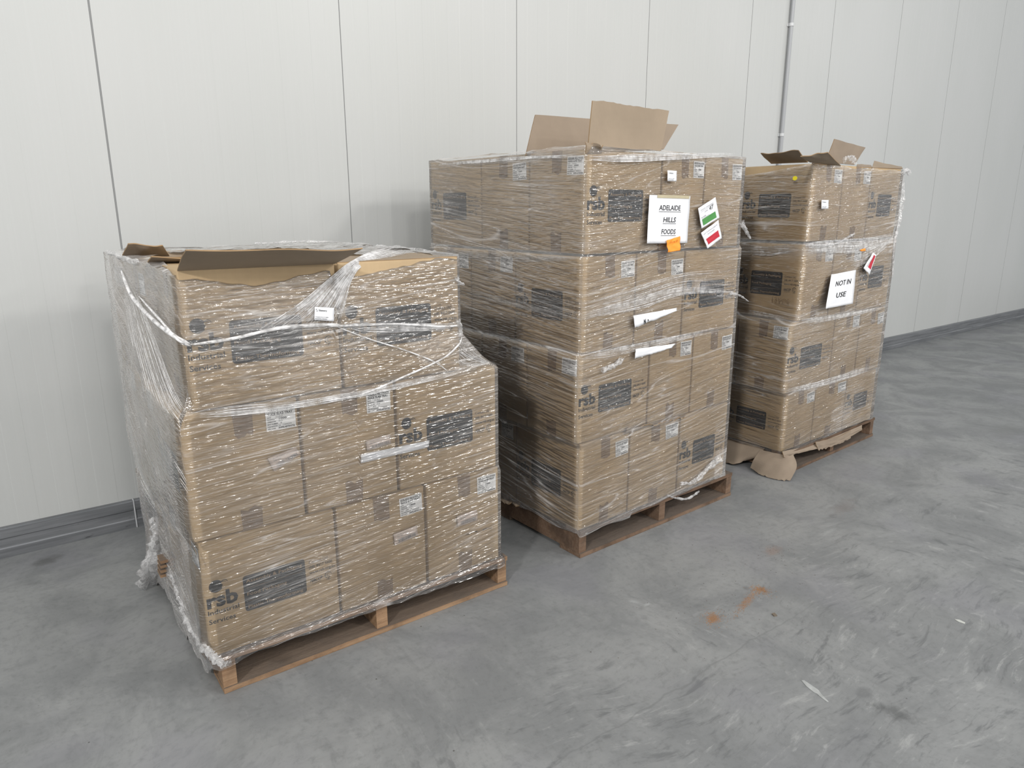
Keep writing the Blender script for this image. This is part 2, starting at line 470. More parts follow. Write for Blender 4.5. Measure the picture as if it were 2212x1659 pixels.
def carton(cx, cy, z, rz, sx, sy, sz, label, group, prints=('-y',), ends=('-x',), labels=None, var=0):
    r = empty('cardboard_carton', (cx, cy, z), rz, (sx, sy, sz))
    tag(r, label, 'box', group)
    inst('body', 'body', r)
    for sd in prints:
        p = inst('printed_panel', 'printed_panel'+sd, r); inst('panel_lettering', 'panel_lettering'+sd, p)
        inst('printed_logo', 'printed_logo'+sd, r); inst('contact_print', 'contact_print'+sd, r)
    for sd in ends:
        inst('tape', 'tape%s%d-1' % (sd, var % 4), r); inst('tape', 'tape%s%d1' % (sd, var % 4), r)
        if labels is None or sd in labels:
            p = inst('shipping_label', 'shipping_label%s%d' % (sd, var % 4), r); inst('label_lettering', 'label_lettering%s%d' % (sd, var % 4), p)
    return r

# ------------------------------------------------------------------ stacks
ORD = {1: 'bottom', 2: 'second', 3: 'third', 4: 'top'}
def layer(pal, n, pat, x0, y0, yaw, xs, ys, z0, z1, skip=(), ordn=None):
    """pal: 'left' | 'middle' | 'right'; xs front seams, ys depth of the left column from the front"""
    ln = ordn or ORD[n]
    R = Matrix.Rotation(yaw, 3, 'Z'); O = Vector((x0, y0, 0))
    g = 'cartons on the %s pallet' % pal
    H = z1-z0; out = {}
    X3 = xs[3]; Y3 = ys[3]
    if pat == 'A':
        cells = {'a': (xs[0], xs[1], ys[0], ys[1], 0), 'b': (xs[0], xs[1], ys[1], ys[2], 0), 'g': (xs[0], xs[0]+.335, ys[2], ys[3], 1),
                 'c': (xs[1], xs[2], 0, .45, 1), 'd': (xs[2], X3, 0, .45, 1),
                 'e': (X3-.45, X3, .455, .80, 0), 'f': (X3-.45, X3, .805, Y3, 0), 'h': (xs[0]+.34, X3-.46, Y3-.45, Y3, 1)}
        front = ['a', 'c', 'd']
    else:
        cells = {'a': (xs[0], xs[1], ys[0], ys[1], 1), 'b': (xs[0], xs[0]+.45, ys[1], ys[2], 0), 'g': (xs[0], xs[0]+.45, ys[2], ys[3], 0),
                 'c': (xs[1], xs[2], 0, .45, 1), 'd': (xs[2], X3, 0, .345, 0),
                 'e': (xs[2]+.004, X3, .35, .695, 0), 'f': (X3-.34, X3, .70, Y3, 1), 'h': (xs[0]+.46, X3-.35, Y3-.45, Y3, 1)}
        front = ['a', 'c', 'd']
    tail = '%s layer of the %s stack' % (ln, pal)
    desc = {
     'A': {'a': 'cardboard carton with printed front at the near left corner, '+tail,
           'c': 'taped cardboard carton in the middle of the front, '+tail,
           'd': 'taped cardboard carton at the right end of the front, '+tail,
           'b': 'cardboard carton second from the front on the left side, '+tail,
           'g': 'cardboard carton nearest the wall, left side, '+tail},
     'B': {'a': 'cardboard carton with taped front at the near left corner, '+tail,
           'c': 'taped cardboard carton in the middle of the front, '+tail,
           'd': 'cardboard carton with printed front at the right end, '+tail,
           'b': 'cardboard carton second from the front on the left side, '+tail,
           'g': 'cardboard carton nearest the wall, left side, '+tail}}
    for k, (ax, bx, ay, by, ly) in cells.items():
        if k in skip: continue
        gp = 0.010
        ww, dd = bx-ax-gp, by-ay-gp
        if ww < 0.15: continue
        cxy = O+R @ Vector(((ax+bx)/2-0, (ay+by)/2, 0))
        jit = random.uniform(-0.004, 0.004)
        lab = desc[pat].get(k, 'plain cardboard carton hidden at the rear right, '+tail)
        gr = g if k in desc[pat] else 'hidden rear cartons, %s layer, %s pallet' % (ln, pal)
        if not ly:
            o = carton(cxy.x, cxy.y, z0, yaw+jit, ww/BL, dd/BW, (H-.003)/BH, lab, gr, ('-y',) if k in front else (), ('-x',) if k in 'abg' else (), var=ord(k)+n*3)
        else:
            o = carton(cxy.x, cxy.y, z0, yaw+jit+PI/2, dd/BL, ww/BW, (H-.003)/BH, lab, gr, ('+y',) if k in 'abg' else (), ('-x',) if k in front else (), var=ord(k)+n*5)
        out[k] = o
    return out

# left pallet
Y1 = -1.597
P1 = {}
P1[1] = layer('left', 1, 'A', 0, Y1, 0.0, (0.385, 0.840, 1.200, 1.545), (0, .345, .69, 1.145), 0.139, 0.550)
P1[2] = layer('left', 2, 'B', 0, Y1, 0.0, (0.375, 0.742, 1.092, 1.535), (0, .45, .80, 1.150), 0.552, 0.972)
def long_box(x0, x1, y0, y1, z0, z1, label, prints=(), ends=(), labels=None, var=0, rz=0.0):
    return carton((x0+x1)/2, (y0+y1)/2, z0, rz, (x1-x0)/BL, (y1-y0)/BW, (z1-z0)/BH, label, 'cartons on the left pallet', prints, ends, labels, var)
T1 = {}
T1['a'] = long_box(0.418, 0.893, -1.60, -1.258, 0.976, 1.398, 'open cardboard carton with long front flap, left end of the top layer, left pallet', ('-y',), ('-x',), (), 1)
T1['c'] = long_box(0.903, 1.362, -1.60, -1.258, 0.976, 1.396, 'closed cardboard carton with printed panel, right end of the top layer, left pallet', ('-y',), (), None, 2)
T1['b'] = long_box(0.388, 0.850, -1.248, -0.905, 0.976, 1.385, 'cardboard carton with white label behind the open one, top layer, left pallet', (), ('-x',), None, 3)
T1['g'] = long_box(0.375, 0.835, -0.895, -0.55, 0.976, 1.388, 'cardboard carton with a dark raised flap nearest the wall, top layer, left pallet', (), ('-x',), None, 0)
T1['e'] = long_box(0.862, 1.325, -1.245, -0.90, 0.976, 1.392, 'cardboard carton behind the closed front one, top layer, left pallet', (), (), None, 1)
T1['f'] = long_box(0.850, 1.312, -0.89, -0.545, 0.976, 1.400, 'cardboard carton at the rear right of the top layer, left pallet', (), (), None, 1)

# middle pallet
YW2 = 0.0497
def loc2(x, y): return x, y
def xs2(*v): return tuple((a-1.97)/math.cos(YW2) for a in v)
P2 = {}
O2 = (1.972, -1.608)
P2[1] = layer('middle', 1, 'B', *O2, YW2, xs2(1.965, 2.300, 2.672, 3.080), (0, .45, .80, 1.145), 0.139, 0.556)
P2[2] = layer('middle', 2, 'A', *O2, YW2, xs2(1.948, 2.413, 2.742, 3.078), (0, .35, .70, 1.145), 0.558, 0.960)
P2[3] = layer('middle', 3, 'B', *O2, YW2, xs2(1.960, 2.297, 2.637, 3.075), (0, .45, .80, 1.145), 0.963, 1.372)
P2[4] = layer('middle', 4, 'A', *O2, YW2, xs2(1.970, 2.440, 2.750, 3.055), (0, .365, .72, 1.165), 1.380, 1.800)

# right pallet
YW3 = 0.03
O3 = (3.66, -1.53)
def xs3(*v): return tuple(a-3.66 for a in v)
P3 = {}
P3[1] = layer('right', 1, 'B', *O3, YW3, xs3(3.650, 3.990, 4.370, 4.760), (0, .45, .80, 1.145), 0.139, 0.500)
P3[2] = layer('right', 2, 'A', *O3, YW3, xs3(3.625, 4.130, 4.450, 4.775), (0, .35, .70, 1.145), 0.503, 0.925)
P3[3] = layer('right', 3, 'B', *O3, YW3, xs3(3.690, 4.030, 4.370, 4.775), (0, .45, .80, 1.145), 0.928, 1.365)
P3[4] = layer('right', 4, 'B', *O3, YW3, xs3(3.705, 4.040, 4.370, 4.755), (0, .45, .80, 1.145), 1.378, 1.802)

# ------------------------------------------------------------------ flaps (thin corrugated sheets)
def sheet(name, pts, thick, parent, mats=(KRAFT, KRAFT_IN, CORR), nx=24, ny=6, wav=0.0, seed=0, ragged=0.0):
    """sheet through four corners bl, br, tr, tl with real thickness; front, back and edge materials"""
    bl, br, tr, tl = [Vector(p) for p in pts]
    nrm = (br-bl).cross(tl-bl).normalized()
    F = []; B = []
    for j in range(ny+1):
        for i in range(nx+1):
            u, v = i/nx, j/ny
            p = (bl*(1-u)+br*u)*(1-v)+(tl*(1-u)+tr*u)*v
            p = p+nrm*wav*noise.noise(Vector((u*3+seed, v*1.5, seed)))*(v if wav > 0 else 1)
            if j == ny and ragged: p = p+(tl-bl).normalized()*ragged*noise.noise(Vector((u*14+seed, 3.3, seed)))
            p = p+(tl-bl).normalized()*wav*0.5*noise.noise(Vector((u*2.2+seed, 7, seed)))*v
            F.append(p); B.append(p-nrm*thick)
    n = nx+1; N = len(F); fs = []; mi = []
    for j in range(ny):
        for i in range(nx):
            a = (j*n+i, j*n+i+1, (j+1)*n+i+1, (j+1)*n+i)
            fs.append(a); mi.append(0); fs.append(tuple(N+k for k in a)[::-1]); mi.append(1)
    for i in range(nx):
        fs.append((i+1, i, N+i, N+i+1)); mi.append(2)
        k = ny*n+i; fs.append((k, k+1, N+k+1, N+k)); mi.append(2)
    for j in range(ny):
        k = j*n; fs.append((k, k+n, N+k+n, N+k)); mi.append(2)
        k = j*n+nx; fs.append((k+n, k, N+k, N+k+n)); mi.append(2)
    o = mk(name, F+B, fs, list(mats)); o.data.polygons.foreach_set('material_index', mi)
    o.data.update()
    if parent is not None: keep(o, parent)
    return o
K3 = (FLAPM, KRAFT_IN, CORR)
K3i = (KRAFT_IN, FLAPM, CORR)
# left pallet: long outward flap of the front carton, dark raised flaps behind
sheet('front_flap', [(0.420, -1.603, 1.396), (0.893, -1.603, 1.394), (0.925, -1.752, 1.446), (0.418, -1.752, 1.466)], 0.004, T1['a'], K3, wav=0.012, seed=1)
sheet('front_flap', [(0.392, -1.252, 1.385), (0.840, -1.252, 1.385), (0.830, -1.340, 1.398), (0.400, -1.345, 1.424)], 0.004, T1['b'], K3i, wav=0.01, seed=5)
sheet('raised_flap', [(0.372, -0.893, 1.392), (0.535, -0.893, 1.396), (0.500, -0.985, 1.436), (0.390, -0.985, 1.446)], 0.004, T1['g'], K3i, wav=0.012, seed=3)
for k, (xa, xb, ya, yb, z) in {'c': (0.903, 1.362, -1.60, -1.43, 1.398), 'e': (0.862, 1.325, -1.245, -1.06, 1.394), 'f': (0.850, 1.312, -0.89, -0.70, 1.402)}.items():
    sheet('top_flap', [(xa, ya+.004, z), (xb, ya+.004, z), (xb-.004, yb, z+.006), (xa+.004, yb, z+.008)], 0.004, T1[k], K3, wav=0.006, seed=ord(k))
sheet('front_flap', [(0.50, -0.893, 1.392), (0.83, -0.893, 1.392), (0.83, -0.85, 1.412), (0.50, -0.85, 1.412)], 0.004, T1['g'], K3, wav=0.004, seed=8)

# middle pallet: tall front flap, wide flap leaning back behind it
n2 = Vector((math.sin(YW2), -math.cos(YW2), 0)); q2 = Vector((O2[0], O2[1], 0))
def f2(px, py, d=0.0): return hit(px, py, q2+n2*d, n2)
def f1(px, py, d=0.0): return hit(px, py, (0, Y1-d, 0), (0, 1, 0))
q3 = Vector((O3[0], O3[1], 0)); n3 = Vector((math.sin(YW3), -math.cos(YW3), 0))
def f3(px, py, d=0.0): return hit(px, py, q3+n3*d, n3)
a4 = P2[4]['a']
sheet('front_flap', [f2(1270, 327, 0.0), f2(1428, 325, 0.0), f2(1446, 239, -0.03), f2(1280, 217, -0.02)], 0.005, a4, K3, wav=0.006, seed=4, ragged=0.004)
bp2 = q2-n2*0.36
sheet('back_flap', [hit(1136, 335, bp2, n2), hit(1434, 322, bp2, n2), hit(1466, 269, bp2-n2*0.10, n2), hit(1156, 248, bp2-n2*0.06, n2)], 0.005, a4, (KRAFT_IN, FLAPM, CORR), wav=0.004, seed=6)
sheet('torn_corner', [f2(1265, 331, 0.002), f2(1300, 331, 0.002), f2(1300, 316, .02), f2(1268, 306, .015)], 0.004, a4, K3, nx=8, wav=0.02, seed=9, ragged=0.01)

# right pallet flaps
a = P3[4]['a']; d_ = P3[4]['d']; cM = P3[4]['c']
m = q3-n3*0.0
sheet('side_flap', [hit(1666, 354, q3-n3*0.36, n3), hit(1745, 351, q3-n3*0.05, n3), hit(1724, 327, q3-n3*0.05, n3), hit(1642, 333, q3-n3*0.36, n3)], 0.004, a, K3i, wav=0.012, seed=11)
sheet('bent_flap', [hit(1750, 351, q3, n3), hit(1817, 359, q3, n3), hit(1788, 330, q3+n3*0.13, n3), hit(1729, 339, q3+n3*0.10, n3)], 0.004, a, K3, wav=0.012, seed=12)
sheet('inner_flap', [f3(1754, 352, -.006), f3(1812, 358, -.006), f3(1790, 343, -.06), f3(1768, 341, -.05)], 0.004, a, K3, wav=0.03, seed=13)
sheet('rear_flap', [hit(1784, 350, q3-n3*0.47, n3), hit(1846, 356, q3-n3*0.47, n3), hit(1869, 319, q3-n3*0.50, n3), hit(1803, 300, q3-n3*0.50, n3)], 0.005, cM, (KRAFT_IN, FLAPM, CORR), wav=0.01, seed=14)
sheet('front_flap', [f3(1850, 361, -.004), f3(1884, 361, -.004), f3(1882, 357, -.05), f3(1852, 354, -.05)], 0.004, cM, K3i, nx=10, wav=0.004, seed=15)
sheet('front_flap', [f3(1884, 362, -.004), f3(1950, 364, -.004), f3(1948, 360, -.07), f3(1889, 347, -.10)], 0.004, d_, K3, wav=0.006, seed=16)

# ------------------------------------------------------------------ pallets
def pallet(x, y, yaw, label, wood, seed, split=0.0):
    r = empty('wooden_pallet', (x, y, 0), yaw); tag(r, label, 'pallet', 'wooden pallets')
    rnd = random.Random(seed); L = 1.165
    def board(name, x0, x1, y0, y1, z0, z1, mat, tw=0.002, along='x'):
        V = []; F = []; n = 24
        for i in range(n+1):
            t = i/n
            for (a, b) in ((0, 0), (1, 0), (1, 1), (0, 1)):
                e = 0.0025*noise.noise(Vector((t*9+seed*3, a*5+x0*7, b*4+y0*9)))
                if along == 'x': V.append((x0+(x1-x0)*t, y0+(y1-y0)*a+e, z0+(z1-z0)*b+(e*0.6 if z0 > 0.01 else abs(e)*0.3)))
                else: V.append((x0+(x1-x0)*a+e, y0+(y1-y0)*t, z0+(z1-z0)*b+e*0.5))
        for i in range(n):
            for k in range(4):
                k2 = (k+1) % 4; q = (i*4+k, i*4+k2, (i+1)*4+k2, (i+1)*4+k); F.append(q if along == 'y' else q[::-1])
        F.append((0, 1, 2, 3)); F.append((n*4+3, n*4+2, n*4+1, n*4))
        mk(name, V, F, mat, r)
    for i, bx in enumerate((0.0, 0.56, L-0.045)):
        board('bearer', bx, bx+0.045, 0.004+rnd.uniform(0, .006), L-0.006, 0.021, 0.117, wood, along='y')
    for by in (0.0, 0.52, 1.025):
        board('bottom_board', 0.0, L, by, by+0.14, 0.001, 0.020, WTOP if 0.3 < by else wood)
    for i in range(7):
        by = 0.0+i*(L-0.10)/6
        board('deck_board', 0.0, L, by, by+0.10, 0.118, 0.137, wood)
    return r
pallet(0.412, -1.610, 0.008, 'pale orange timber pallet under the left stack of cartons', WOOD1, 1)
pallet(1.985, -1.608, 0.042, 'dark reddish timber pallet under the tall middle stack of cartons', WOOD2, 2)
pallet(3.665, -1.560, 0.060, 'worn timber pallet under the right stack with torn cardboard sheet', WOOD2, 3)

# ------------------------------------------------------------------ stretch film
def quad_of(x0, y0, yaw, xa, xb, dep, bulge=0.0):
    R = Matrix.Rotation(yaw, 2)
    O = Vector((x0, y0))
    return [O+R @ Vector(p) for p in ((xa, 0), (xb, 0), (xb, dep), (xa, dep))]
def lerp_quads(levels, z):
    if z <= levels[0][0]: return levels[0][1]
    for (za, qa), (zb, qb) in zip(levels, levels[1:]):
        if z <= zb:
            t = (z-za)/max(zb-za, 1e-6); return [a*(1-t)+b*t for a, b in zip(qa, qb)]
    return levels[-1][1]
def vn(x, y, seed):
    """vectorised smooth value noise, -1..1"""
    x = np.asarray(x, dtype=np.float64); y = np.asarray(y, dtype=np.float64)
    xi = np.floor(x).astype(np.int64); yi = np.floor(y).astype(np.int64); fx = x-xi; fy = y-yi
    fx = fx*fx*(3-2*fx); fy = fy*fy*(3-2*fy)
    def hsh(a, b):
        h = (a*374761393+b*668265263+int(seed)*982451653) & 0xffffffff
        h = ((h ^ (h >> 13))*1274126177) & 0xffffffff
        h = ((h ^ (h >> 16))*2246822519) & 0xffffffff
        return ((h ^ (h >> 15)) & 0xffff)/32767.5-1.0
    a = hsh(xi, yi)*(1-fx)+hsh(xi+1, yi)*fx; b = hsh(xi, yi+1)*(1-fx)+hsh(xi+1, yi+1)*fx
    return a*(1-fy)+b*fy
def fb(x, y, seed, o=2):
    r = 0; a = 1.0; k = 1.0; tot = 0
    for i in range(o): r = r+a*vn(x*k, y*k, seed+i*17); tot += a; a *= .5; k *= 2
    return r/tot
def sst(x, a, b):
    t = np.clip((x-a)/(b-a), 0, 1); return t*t*(3-2*t)
def wrinkles(u, v, seed, hz, amp=1.0, slope=0.075, line=1.0, crk=1.0):
    """height (m) and whitish haze of tensioned stretch film"""
    vv = v-slope*np.abs(u)+0.03*vn(u*1.6, v*2.2, seed+1)
    reg = sst(fb(u*2.6, v*3.4, seed+2), -0.45, 0.45)
    reg2 = sst(vn(u*5, v*9, seed+3), -0.4, 0.6)
    reg3 = sst(vn(u*24, vv*60, seed+15), -0.1, 0.7)
    n0 = fb(u*11, vv*290, seed+14)
    n1 = fb(u*5.5, vv*120, seed+4)
    n2 = fb(u*16+vv*7, vv*170+u*4, seed+5)
    n3 = vn(u*9+v*14, v*60-u*17, seed+6)
    rd = 1-np.abs(vn(u*4.2, vv*80, seed+7))*2
    cr = fb(u*60, v*150, seed+8)
    h = (0.40+0.9*reg)*(0.00135*n0*(0.25+1.1*reg3)+0.0011*n1+0.0006*n2*reg2+0.0006*np.maximum(rd, 0)**2)+0.0007*n3*(0.3+reg2)
    h = h+cr*0.0026*crk*np.clip(hz*1.6, 0.04, 0.6)
    l1 = np.clip(1-np.abs(vn(u*2.6, vv*85, seed+9))/0.085, 0, 1)
    l2 = np.clip(1-np.abs(vn(u*6+v*8, v*44-u*10, seed+10))/0.045, 0, 1)
    l3 = np.clip(1-np.abs(fb(u*2.0, vv*170, seed+11))/0.14, 0, 1)
    l4 = np.clip(1-np.abs(vn(u*1.2, vv*24, seed+13))/0.03, 0, 1)
    lines = 0.8*l1*(0.25+0.75*reg)+0.45*l2*reg2+0.65*l3*(0.25+.75*reg)+0.8*l4
    cl = sst(fb(u*11, v*11, seed+12, 3), -0.5, 0.7)
    f = line*(0.46*np.clip(lines, 0, 1.2)**1.3)+0.022+0.035*reg+hz*(0.22+0.30*cl+0.55*np.clip(lines, 0, 1))
    return h*amp, np.clip(f, 0, 0.9)
def film(label, levels, zbot, ztop, mat, seed, off=0.011, haze=None, push=None, inward=0.05, amp=1.0, line=1.0, slope=lambda s, z: 0.08, crk=lambda s, z: 1.0, shear0=True):
    nz = 1000; NFRONT, NLEFT = 112, 90
    VV = []; HH = []; n = nz+1
    zs = np.array([l[0] for l in levels]); Q = np.array([[[p.x, p.y] for p in l[1]] for l in levels])
    for side, nn in ((0, NLEFT), (1, NFRONT), (2, 24), (3, 12)):
        t = (np.arange(nn)+0.5)/nn
        e0 = 0.012
        if side in (0, 1): t = np.sort(np.concatenate([t, [0.0015, 0.9985, 0.0065, .9935]])); nn = len(t)
        zb_ = np.array([zbot(side, a) for a in t]); zt_ = np.array([ztop(side, a) for a in t])
        vf = np.linspace(0, 1, n); T = np.repeat(t[:, None], n, 1)
        Z = zb_[:, None]+(zt_-zb_)[:, None]*np.minimum(1, vf/0.97)[None, :]
        Lg = 1.12; ug = np.abs((T-1)*Lg) if side == 0 else (T*Lg if side == 1 else T*0)
        if side == 1 or shear0:
            wv = sst(Z-zb_[:, None], 0, .32)*sst(zt_[:, None]-Z, 0, .32)
            Z = Z+wv*(0.085 if side else 0.08)*(ug-0.5*Lg)
        cor = np.empty((nn, n, 4, 2))
        for k in range(4):
            for c in range(2): cor[:, :, k, c] = np.interp(Z, zs, Q[:, k, c])
        ia, ib = ((3, 0), (0, 1), (1, 2), (2, 3))[side]
        A = cor[:, :, ia]; Bp = cor[:, :, ib]; d = Bp-A; Ln = np.linalg.norm(d, axis=2); d = d/Ln[:, :, None]
        nr = np.stack([d[:, :, 1], -d[:, :, 0]], 2)
        U = {0: (T-1)*Ln, 1: T*Ln, 2: 1.15+T*Ln, 3: 2.3+T*Ln}[side]
        hz_ = np.vectorize(lambda a, b: haze(side, a, b))(T, Z)
        pu = np.vectorize(lambda a, b: push(side, a, b))(T, Z) if push else 0.0
        edge = np.minimum(T, 1-T)*Ln
        hgt, f = wrinkles(U, Z, seed, np.clip(hz_, 0, 1), amp, slope(side, Z), line, crk(side, Z))
        hgt = hgt*np.clip(edge/0.02, 0.25, 1)
        inset = np.where(edge > .012, 0, (0.012-edge)**2/0.012*0.75)
        o_ = np.maximum(off+hgt+pu-inset, 0.0035)
        P = A+d*(Ln*T)[:, :, None]+nr*o_[:, :, None]
        ff = np.clip((vf-0.97)/0.03, 0, 1)[None, :]
        cen = cor.mean(axis=2); dc = cen-P; dc = dc/np.linalg.norm(dc, axis=2)[:, :, None]
        wi = inward*(0.5+0.9*np.abs(vn(U*7, U*0+1.2, seed)))*ff
        P = P+dc*wi[:, :, None]
        Z = Z+0.006*np.sin(ff*PI*.5)+0.006*ff*vn(U*9, ff*3, seed+2)
        VV.append(np.concatenate([P, Z[:, :, None]], 2).reshape(-1, 3)); HH.append(f.reshape(-1))
    V = np.concatenate(VV); H = np.concatenate(HH); N = len(V)//n
    i = np.arange(N)[:, None]; j = np.arange(nz)[None, :]; k = (i+1) % N
    F = np.stack([i*n+j, k*n+j, k*n+j+1, i*n+j+1], 2).reshape(-1, 4)
    me = grid_mesh('film_sheet', V, F, mat, H)
    r = empty('stretch_film', (levels[0][1][0].x, levels[0][1][0].y, 0))
    tag(r, label, 'plastic wrap', 'stretch film around the stacks')
    o = bpy.data.objects.new('film_sheet', me); C.objects.link(o); keep(o, r)
    return r
def grid_mesh(name, V, F, mat, H):
    me = bpy.data.meshes.new(name); nf = len(F)
    me.vertices.add(len(V)); me.vertices.foreach_set('co', np.ascontiguousarray(V, dtype=np.float32).ravel())
    me.loops.add(nf*4); me.loops.foreach_set('vertex_index', np.ascontiguousarray(F, dtype=np.int32).ravel())
    me.polygons.add(nf); me.polygons.foreach_set('loop_start', np.arange(nf, dtype=np.int32)*4)
    me.polygons.foreach_set('use_smooth', np.ones(nf, dtype=bool))
    me.materials.append(mat); me.update(calc_edges=True)
    a = me.attributes.new('haze', 'FLOAT', 'POINT'); a.data.foreach_set('value', np.ascontiguousarray(H, dtype=np.float32))
    return me

def nz_(x, s): return noise.noise(Vector((x, s, 1.7)))
# left pallet film
L1q = [Vector(p) for p in ((.385, -1.60), (1.545, -1.60), (1.545, -.452), (.385, -.452))]
L2q = [Vector(p) for p in ((.375, -1.60), (1.535, -1.60), (1.535, -.447), (.375, -.447))]
L3b = [Vector(p) for p in ((.415, -1.60), (1.368, -1.60), (1.340, -.54), (.365, -.54))]
PLq = [Vector(p) for p in ((.400, -1.612), (1.560, -1.606), (1.560, -.452), (.380, -.452))]
lev1 = [(0.06, PLq), (0.135, PLq), (0.16, L1q), (0.535, L1q), (0.56, L2q), (0.965, L2q), (1.00, [L3b[0], L3b[1]+Vector((.11, 0)), L3b[2]+Vector((.14, 0)), L3b[3]]), (1.12, L3b), (1.40, L3b)]
def zb1(s, t):
    if s == 0: return 0.030+0.045*nz_(t*9, 2)+0.03*nz_(t*30, 8)+0.05*max(0, t-.9)*10
    if s == 1: return 0.126-0.022*t+0.006*nz_(t*20, 4)-(0.03*max(0, 1-t*9))
    return 0.11+0.01*nz_(t*12, 6)
def zt1(s, t):
    if s == 0: return 1.402 if t < 0.72 else 1.402-0.02*(t-.72)/.28
    if s == 1:
        if t < 0.48: return 1.372-0.03*math.sin(PI*t/0.48)**2+0.006*nz_(t*20, 3)
        return 1.335+0.055*min(1, (t-.48)/.42)+0.008*nz_(t*22, 3)
    return 1.405
def hz1(s, t, z):
    if s == 0: return 0.50+0.25*nz_(t*4, z*4)-(0.45 if t > .93 else 0)*1.0
    if s == 1:
        b = 0.0
        if z > 0.985: b = 0.13+0.12*max(0, 1-abs(z-1.19)/.12)
        if 0.955 < z < 1.02: b = 0.28*max(0, 1-abs(z-0.975)/.03)
        if z > 0.98 and t > .75 and z < 1.12: b += 0.25
        return b+0.04*max(0, nz_(t*6, z*5))
    if s == 2: return 0.3
    return 0.3
def push1(s, t, z):
    if s == 0: return 0.020*math.sin(PI*t)*math.sin(min(PI, max(0, z)*2.1))+0.008*nz_(t*5, z*6)+0.02*max(0, nz_(t*8, z*2+4))*(z < .5)
    return 0.0
F1 = film('clear stretch film wrapped loosely around the left stack, milky on its left side', lev1, zb1, zt1, FILM1, 1.3, 0.0115, hz1, push1, 0.09,
          slope=lambda s, z: 0.42+0*z if s == 0 else 0.10+0.14*np.clip(1-z/.6, 0, 1), shear0=False, crk=lambda s, z: 0.25+0*z if s == 0 else 1+1.9*sst(z, .96, 1.02))

def levs(O, yaw, rows, dep=1.16):
    return [(z, quad_of(O[0], O[1], yaw, xa, xb, dep)) for z, xa, xb in rows]
lev2 = levs(O2, YW2, [(0.10, .0, 1.12), (0.14, -.005, 1.12), (0.17, -.006, 1.112), (0.545, -.006, 1.112), (.565, -.024, 1.11), (.952, -.024, 1.11), (.97, -.012, 1.108), (1.365, -.012, 1.108), (1.385, 0, 1.088), (1.80, 0, 1.088)])
def zb2(s, t):
    if s == 1: return 0.118+0.012*nz_(t*8, 5)+(0.016 if t > .3 else 0)
    if s == 0: return 0.125+0.02*nz_(t*6, 5)
    return 0.13
def hz2(s, t, z):
    b = 0.0
    for zz in (.556, .962, 1.375): b = max(b, 0.16*max(0, 1-abs(z-zz)/.03))
    if z > 1.765: b = max(b, 0.30)
    if z < .16: b = max(b, 0.25)
    if s == 0: b += 0.07+(0.10 if z > 1.3 else 0)
    if s == 1 and z < .30 and t > .9: b += .35
    # a clear hole torn in the wrap on the third and second layers
    if s == 1 and math.hypot((t*1.11-0.375)/.05, (z-.895)/.03) < 1: b = 0
    return b+0.06*max(0, nz_(t*7, z*4))
F2 = film('clear stretch film wrapped tightly around the tall middle stack', lev2, zb2, lambda s, t: 1.805+0.003*nz_(t*8, 2), FILM2, 4.1, 0.0115, hz2, None, 0.05)
lev3 = levs(O3, YW3, [(0.12, -.01, 1.11), (0.49, -.01, 1.11), (.51, -.035, 1.12), (.915, -.035, 1.12), (.94, .03, 1.12), (1.36, .03, 1.12), (1.39, .045, 1.10), (1.80, .045, 1.10)])
def zt3(s, t):
    if s == 0: return 1.66+.13*t
    if s == 1: return 1.785-.02*abs(nz_(t*5, 2))
    return 1.79
def hz3(s, t, z):
    b = 0.02
    b = max(b, 0.55*max(0, 1-abs(z-1.33)/.07))
    for zz in (.50, .925): b = max(b, 0.25*max(0, 1-abs(z-zz)/.04))
    if s == 1 and z < .2: b = max(b, 0.35*t)
    if s == 1 and t > .9: b += .12
    if s == 1 and math.hypot((t-.6)/.13, (z-.27)/.06) < 1: b += .3
    return b+0.08*max(0, nz_(t*7, z*4))
F3 = film('clear stretch film around the right stack with a gathered band below its top layer', lev3, lambda s, t: 0.13+0.01*nz_(t*12, 4)+(.02*t if s == 1 else 0), zt3, FILM3, 7.7, 0.0115, hz3, None, 0.01)

def spline(pts, n=40):
    pts = [Vector(p) for p in pts]; out = []
    P = [pts[0]*2-pts[1]]+pts+[pts[-1]*2-pts[-2]]
    m_ = len(pts)-1
    for k in range(n+1):
        t = k/n*m_; i = min(int(t), m_-1); f = t-i
        a_, b_, c__, d__ = P[i], P[i+1], P[i+2], P[i+3]
        out.append(0.5*((2*b_)+(c__-a_)*f+(2*a_-5*b_+4*c__-d__)*f*f+(3*b_-a_-3*c__+d__)*f*f*f))
    return out
def rope(parent, pts, rad, seed=0, mat=ROPE, name='twisted_film', n=70):
    B = MB(); sp = spline(pts, n)
    sp = [p+Vector((noise.noise(Vector((i*.3, seed, 0))), noise.noise(Vector((i*.3, seed, 4)))*.5, noise.noise(Vector((i*.3, seed, 9)))))*rad*0.5 for i, p in enumerate(sp)] if 0 else sp
    B.tube(sp, lambda t: rad*(0.8+0.25*abs(noise.noise(Vector((t*5, seed, 2)))))*(1-0.6*abs(2*t-1)**6), 7)
    return keep(B.obj(name, mat, None, True), parent)
